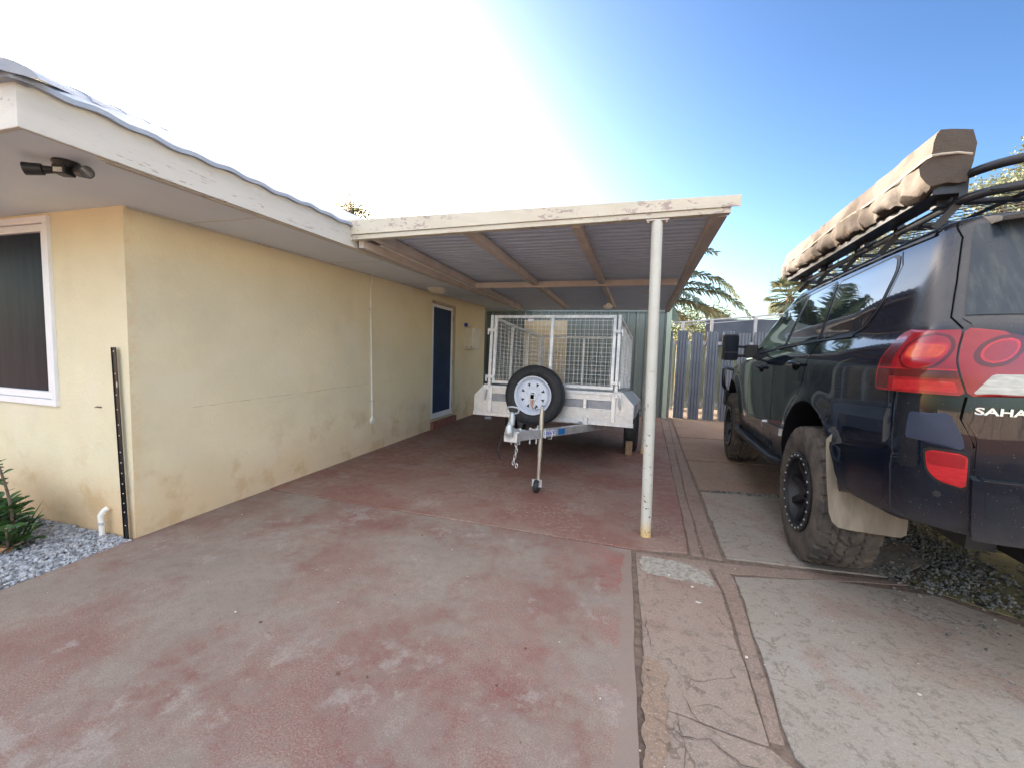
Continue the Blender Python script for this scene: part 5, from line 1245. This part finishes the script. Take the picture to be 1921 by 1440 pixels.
# wheels
def offroad_tyre(g,R,ri,w,nth=288):
    # tread profile across the width with lug pattern
    prof=[(ri-.002,-w*.34,0),(ri+.014,-w*.445,0),(ri+.03,-w*.475,0),(ri+(R-ri)*.40,-w*.515,0),(ri+(R-ri)*.62,-w*.515,0),(R-.062,-w*.505,1),(R-.045,-w*.495,1),(R-.028,-w*.485,2),(R-.012,-w*.46,2),(R-.003,-w*.42,3)]
    m=[(R+.001*0,w*u,3) for u in [(-.38+.76*i/28) for i in range(29)]]
    prof=prof+m+[(r,-h,k) for r,h,k in prof[::-1]]
    rows=[]
    for i in range(nth):
        a=2*math.pi*i/nth; row=[]; ph=(a*26/(2*math.pi))
        for r,h,k in prof:
            u=h/w; d=0
            if k>=1:
                sd=1 if u>0 else -1; p=(ph+(.5 if sd>0 else 0))%1
                if abs(u)>.30:      # shoulder lugs, alternating long and short
                    gap=p<.26
                    if k==1: d=-.010 if (gap or int(ph)%2) else .003
                    elif k==2: d=-.014 if gap else .002
                    else: d=-.016 if gap else 0
                else:               # centre blocks: zigzag grooves
                    zig=.055*abs(((ph*1.0)%1)*2-1); gl=min(abs(abs(u)-.17-zig*.55),abs(u+.0+ .03*math.sin(ph*6.283)))
                    cross=(ph+u*2.6*sd+ (.25 if abs(u)<.17 else .6))%1
                    if gl<.014 or cross<.20: d=-.014
            cr=-.012*(abs(u)/.46)**4 if k==3 else 0
            rr=r+d+cr; row.append((h,rr*math.cos(a),rr*math.sin(a)))
        rows.append(row)
    rows.append(rows[0]); g.grid(rows)
def shift(g,c,flip):
    g.v=[((x if not flip else -x)+c[0],y+c[1],z+c[2]) for x,y,z in g.v]
TR=.445; TW=.315
proto={}
for yc in (0,2.85):
    for s in (-1,1):
        wl=thing('wheel',None,None,(0,0,0)); 
        c=(s*.832,yc,TR-.006); tn=math.sin(yc)*.3
        g=MB(); offroad_tyre(g,TR,.236,TW); shift(g,c,False)
        bpy.data.objects.remove(wl)
        wl=g.build('wheel','dustyrubber',car,smooth=True,angle=28,fix=True)
        # rim, modelled facing -x then flipped
        g=MB(); g.lathe([(.236,-.128),(.255,-.146),(.262,-.150),(.262,-.160),(.255,-.165),(.226,-.165),(.221,-.158),(.221,-.140),(.214,-.125),(.205,-.05),(.195,-.02),(.0,-.0)],(0,0,0),axis='X',n=72)
        shift(g,c,s>0); rm=g.build('rim','black',wl,smooth=True,angle=30)
        g=MB()
        for k in range(8):
            a=2*math.pi*k/8+.2; ca,sa=math.cos(a),math.sin(a)
            for (r0,r1,x0,x1) in ((.055,.215,-.075,-.115),):
                g.bar((x0,r0*ca,r0*sa),(x1,r1*ca,r1*sa),.040,.030,up=(1,0,0))
        g.lathe([(0,-.13),(.032,-.13),(.040,-.125),(.042,-.085),(.075,-.080),(.085,-.055),(.085,-.0)],(0,0,0),axis='X',n=36)
        shift(g,c,s>0); g.build('spokes','black',wl,smooth=True,angle=35,bevel=0)
        g=MB()
        for k in range(24):
            a=2*math.pi*k/24; y,z=.242*math.cos(a),.242*math.sin(a); g.tube([(-.163,y,z),(-.1705,y,z)],.0058,n=6)
        shift(g,c,s>0); explode(g.build('bolt','railgrey',wl))
        g=MB()
        for k in range(5):
            a=2*math.pi*k/5+.3; y,z=.06*math.cos(a),.06*math.sin(a); g.tube([(-.08,y,z),(-.105,y,z)],.010,n=6)
        shift(g,c,s>0); explode(g.build('wheel_nut','galvdark',wl))
# underside
g=MB(); g.box((-.45,-1.0,.50),(.45,3.5,.60)); g.box((-.62,-.9,.52),(-.52,3.5,.60)); g.box((.52,-.9,.52),(.62,3.5,.60)); g.tube([(-.75,0,.445),(.75,0,.445)],.045,n=12); g.tube([(-.75,2.85,.445),(.75,2.85,.445)],.045,n=12)
g.lathe([(0,-.13),(.10,-.09),(.14,0),(.10,.09),(0,.13)],(.05,0,.445),axis='Y',n=20); g.tube([(.5,1.0,.48),(.55,-.3,.50),(.60,-1.05,.58)],.035,n=10); g.build('undercarriage','trim',car,smooth=True,angle=40)
# mirrors
for s in (-1,1):
    g=MB(); P=rnd_poly([(-1.105,1.30),(-1.105,1.585),(-1.255,1.585),(-1.255,1.30)],.035,5); P3=[(s*abs(x),1.80,z) for x,z in P]
    if s<0: P3=P3[::-1]
    g.prism(P3,(0,.11,0)); mr=g.build('mirror','black',car,bevel=.012)
    g=MB(); P=rnd_poly([(-1.118,1.395),(-1.118,1.57),(-1.242,1.57),(-1.242,1.395)],.02,4); P3=[(s*abs(x),1.795,z) for x,z in P]
    g.prism(P3,(0,-.004,0)); P=rnd_poly([(-1.118,1.315),(-1.118,1.38),(-1.242,1.38),(-1.242,1.315)],.015,4); P3=[(s*abs(x),1.795,z) for x,z in P]; g.prism(P3,(0,-.003,0)); g.build('mirror_glass','glass',mr)
    g=MB(); g.tube([(s*1.12,1.86,1.455),(s*1.02,1.88,1.45),(s*.98,1.9,1.44)],.014,n=8); g.tube([(s*1.12,1.86,1.352),(s*1.02,1.88,1.355),(s*.95,1.9,1.36)],.016,n=8); g.box((min(s*.91,s*1.03),1.85,1.335),(max(s*.91,s*1.03),1.95,1.475)); g.build('mirror_arm','black',mr,bevel=.008)
# bull bar
g=MB()
for s in (-1,1):
    g.tube([(s*.60,3.86,1.10),(s*.86,3.84,1.17),(s*.955,3.72,1.19),(s*.985,3.62,1.16),(s*.99,3.60,1.05),(s*.98,3.62,.93),(s*.94,3.72,.88)],.026,n=12)
g.tube([(-.60,3.86,1.10),(-.45,3.92,1.22),(.45,3.92,1.22),(.60,3.86,1.10)],.028,n=12); g.tube([(-.55,3.90,1.0),(.55,3.90,1.0)],.02,n=10); g.box((-.93,3.66,.62),(.93,3.90,.86))
g.build('bull_bar','black',car,smooth=True,angle=40)
g=MB(); g.tube([(.80,1.9,1.95),(.84,2.1,1.7),(.93,2.45,1.35),(.95,2.55,1.25)],.035,n=12); g.box((.77,1.80,1.93),(.87,1.98,2.06)); g.build('snorkel','black',car,smooth=True,angle=40)
band_=None
g=MB(); rows=[]
for i in range(9):
    z=lerp(1.40,1.86,i/8); y1=interp(Y1P,z); W=interp(WP,z); rows.append([(lerp(-W+.16,W-.16,j/10),y1+.055-.05*(abs(j/10*2-1))**2*1.0+.012,z) for j in range(11)])
g.grid(rows); g.build('windscreen','carglass',car,smooth=True,fix=False)
for s in (-1,1):
    g=MB(); P=[(s*.50,3.72,.93),(s*.50,3.74,1.08),(s*.80,3.66,1.10),(s*.88,3.50,1.10),(s*.88,3.50,.98),(s*.80,3.66,.93)]
    g.prism(P,(0,.035,0)); g.build('headlight','lampwhite',car,bevel=.01)
# roof rack
rk=None
def ring(z,hx,ya,yb,r,n=7):
    P=[]
    for cx,cy,a0 in ((-hx+r,ya+r,180),(hx-r,ya+r,270),(hx-r,yb-r,0),(-hx+r,yb-r,90)):
        for k in range(n+1): a=math.radians(a0+90*k/n); P.append((cx+r*math.cos(a),cy+r*math.sin(a),z))
    return P+[P[0]]
g=MB(); g.tube(ring(2.055,.665,-.86,1.42,.16),.019,n=10); g.tube(ring(2.160,.665,-.88,.1,.18),.019,n=10) ; 
rk=None
rack=g.build('roof_rack','rack',car,smooth=True,angle=50)
g=MB()
for y in (-.70,-.2,.3,.8,1.25):
    for s in (-1,1): g.box((s*.665-.015,y-.02,2.05),(s*.665+.015,y+.02,2.16 if y<.1 else 2.10)); g.bar((s*.665,y,2.05),(s*.735,y+.02,1.945),.03,.010,up=(0,1,0)); 
for x in (-.4,0,.4): g.bar((x,-.86,2.05),(x,-.88,2.16),.03,.012,up=(0,1,0))
explode(g.build('rack_bracket','rack',rack))
g=MB()
for k in range(7): y=-.72+.34*k; g.box((-.65,y-.022,2.035),(.65,y+.022,2.050))
for x in (-.5,-.3,-.1,.1,.3,.5): g.bar((x,-.85,2.045),(x,1.40,2.045),.022,.008)
explode(g.build('rack_slat','rack',rack))
g=MB(); y=-.85
while y<1.4:
    for s in (-1,1): 
        g.bar((-.65,y,2.052),(-.28,y+.28*s if -.85<y+.28*s<1.4 else y,2.052),.004,.003); g.bar((.28,y,2.052),(.65,y+.28*s if -.85<y+.28*s<1.4 else y,2.052),.004,.003)
    y+=.075
g.build('rack_mesh','rack',rack,fix=False)
g=MB(); g.bar((-.25,-.878,2.077),(.25,-.878,2.077),.012,.03); g.build('light_bar_strip','galv',rack,bevel=.002)
# rolled awning in its bag
aw=thing('awning_bag','rolled awning in a tan canvas bag strapped along the roof rack','awning',(COx,COy,0),(0,0,CY))
base=[(-.667,2.345,0),(-.70,2.350,0),(-.75,2.353,0),(-.790,2.351,0),(-.803,2.335,.2),(-.806,2.30,.3),(-.810,2.265,.35),(-.813,2.245,.3),(-.815,2.225,.7),(-.822,2.20,1.1),(-.826,2.172,1.5),(-.822,2.146,1.7),(-.808,2.128,1.6),(-.770,2.125,.5),(-.74,2.125,.2),(-.70,2.12,.1),(-.668,2.125,.1),(-.662,2.20,.1),(-.660,2.28,.1)]
g=MB(); rows=[]; NY=230; rn=random.Random(2)
def wob(y): return .5*math.sin(y*31+1.3*math.sin(y*9))+.3*math.sin(y*57+2)+.35*math.sin(y*14+.6)
for i in range(NY+1):
    t=i/NY; y=lerp(-.755,1.56,t); taper=1; r=[]
    end=min(1,(1-t)*60); 
    for k,(x,z,a) in enumerate(base):
        wv=wob(y+.02*k*0+ (2.2-z)*.6)
        dx=-.018*a*wv-.006*math.sin(y*23+z*60)*(a>.15)+.004*math.sin(y*5+z*30)*(a>0)
        dz=.004*math.sin(y*7)+(-.011*abs(wob(y*.8+.4*math.sin(y*3)))*a if k in(10,11,12) else 0)+(.006*math.sin(y*4.3) if k in (6,7,8) else 0)
        flap=-.045*math.exp(-((y+.62)/.10)**2) if k in (11,12,13) else 0
        cx,cz=-.735,2.245; sc_=lerp(.93,1,end)
        r.append((cx+(x+dx-cx)*sc_,y+(.012*math.sin(z*25+x*20) if t<.01 or t>.99 else 0),cz+(z+dz+flap-cz)*sc_-.035*t*0))
    rows.append(r)
g.grid(rows,close=True); g.add(rows[0],[tuple(range(len(base)))]); g.add(rows[-1],[tuple(range(len(base)-1,-1,-1))])
g.build('canvas','canvas',aw,smooth=True,angle=60)
g=MB(); P=[]
for i in range(90):
    y=lerp(-.757,1.56,i/89); P.append((-.815-.004*wob(y)*.3,y,2.243+.006*math.sin(y*4.3)+.004*math.sin(y*7)))
P=[(-.672,-.763,2.235),(-.72,-.765,2.247),(-.78,-.765,2.248),(-.808,-.762,2.246)]+P[1:]
g.tube(P,.0055,n=6); g.build('piping','piping',aw,smooth=True)
g=MB(); g.box((-.775,-.72,2.085),(-.675,1.50,2.135)); 
for y in (-.62,.1,.85,1.35): g.box((-.72,y-.025,2.05),(-.655,y+.025,2.13))
g.build('mounting_rail','rack',aw,bevel=.003)
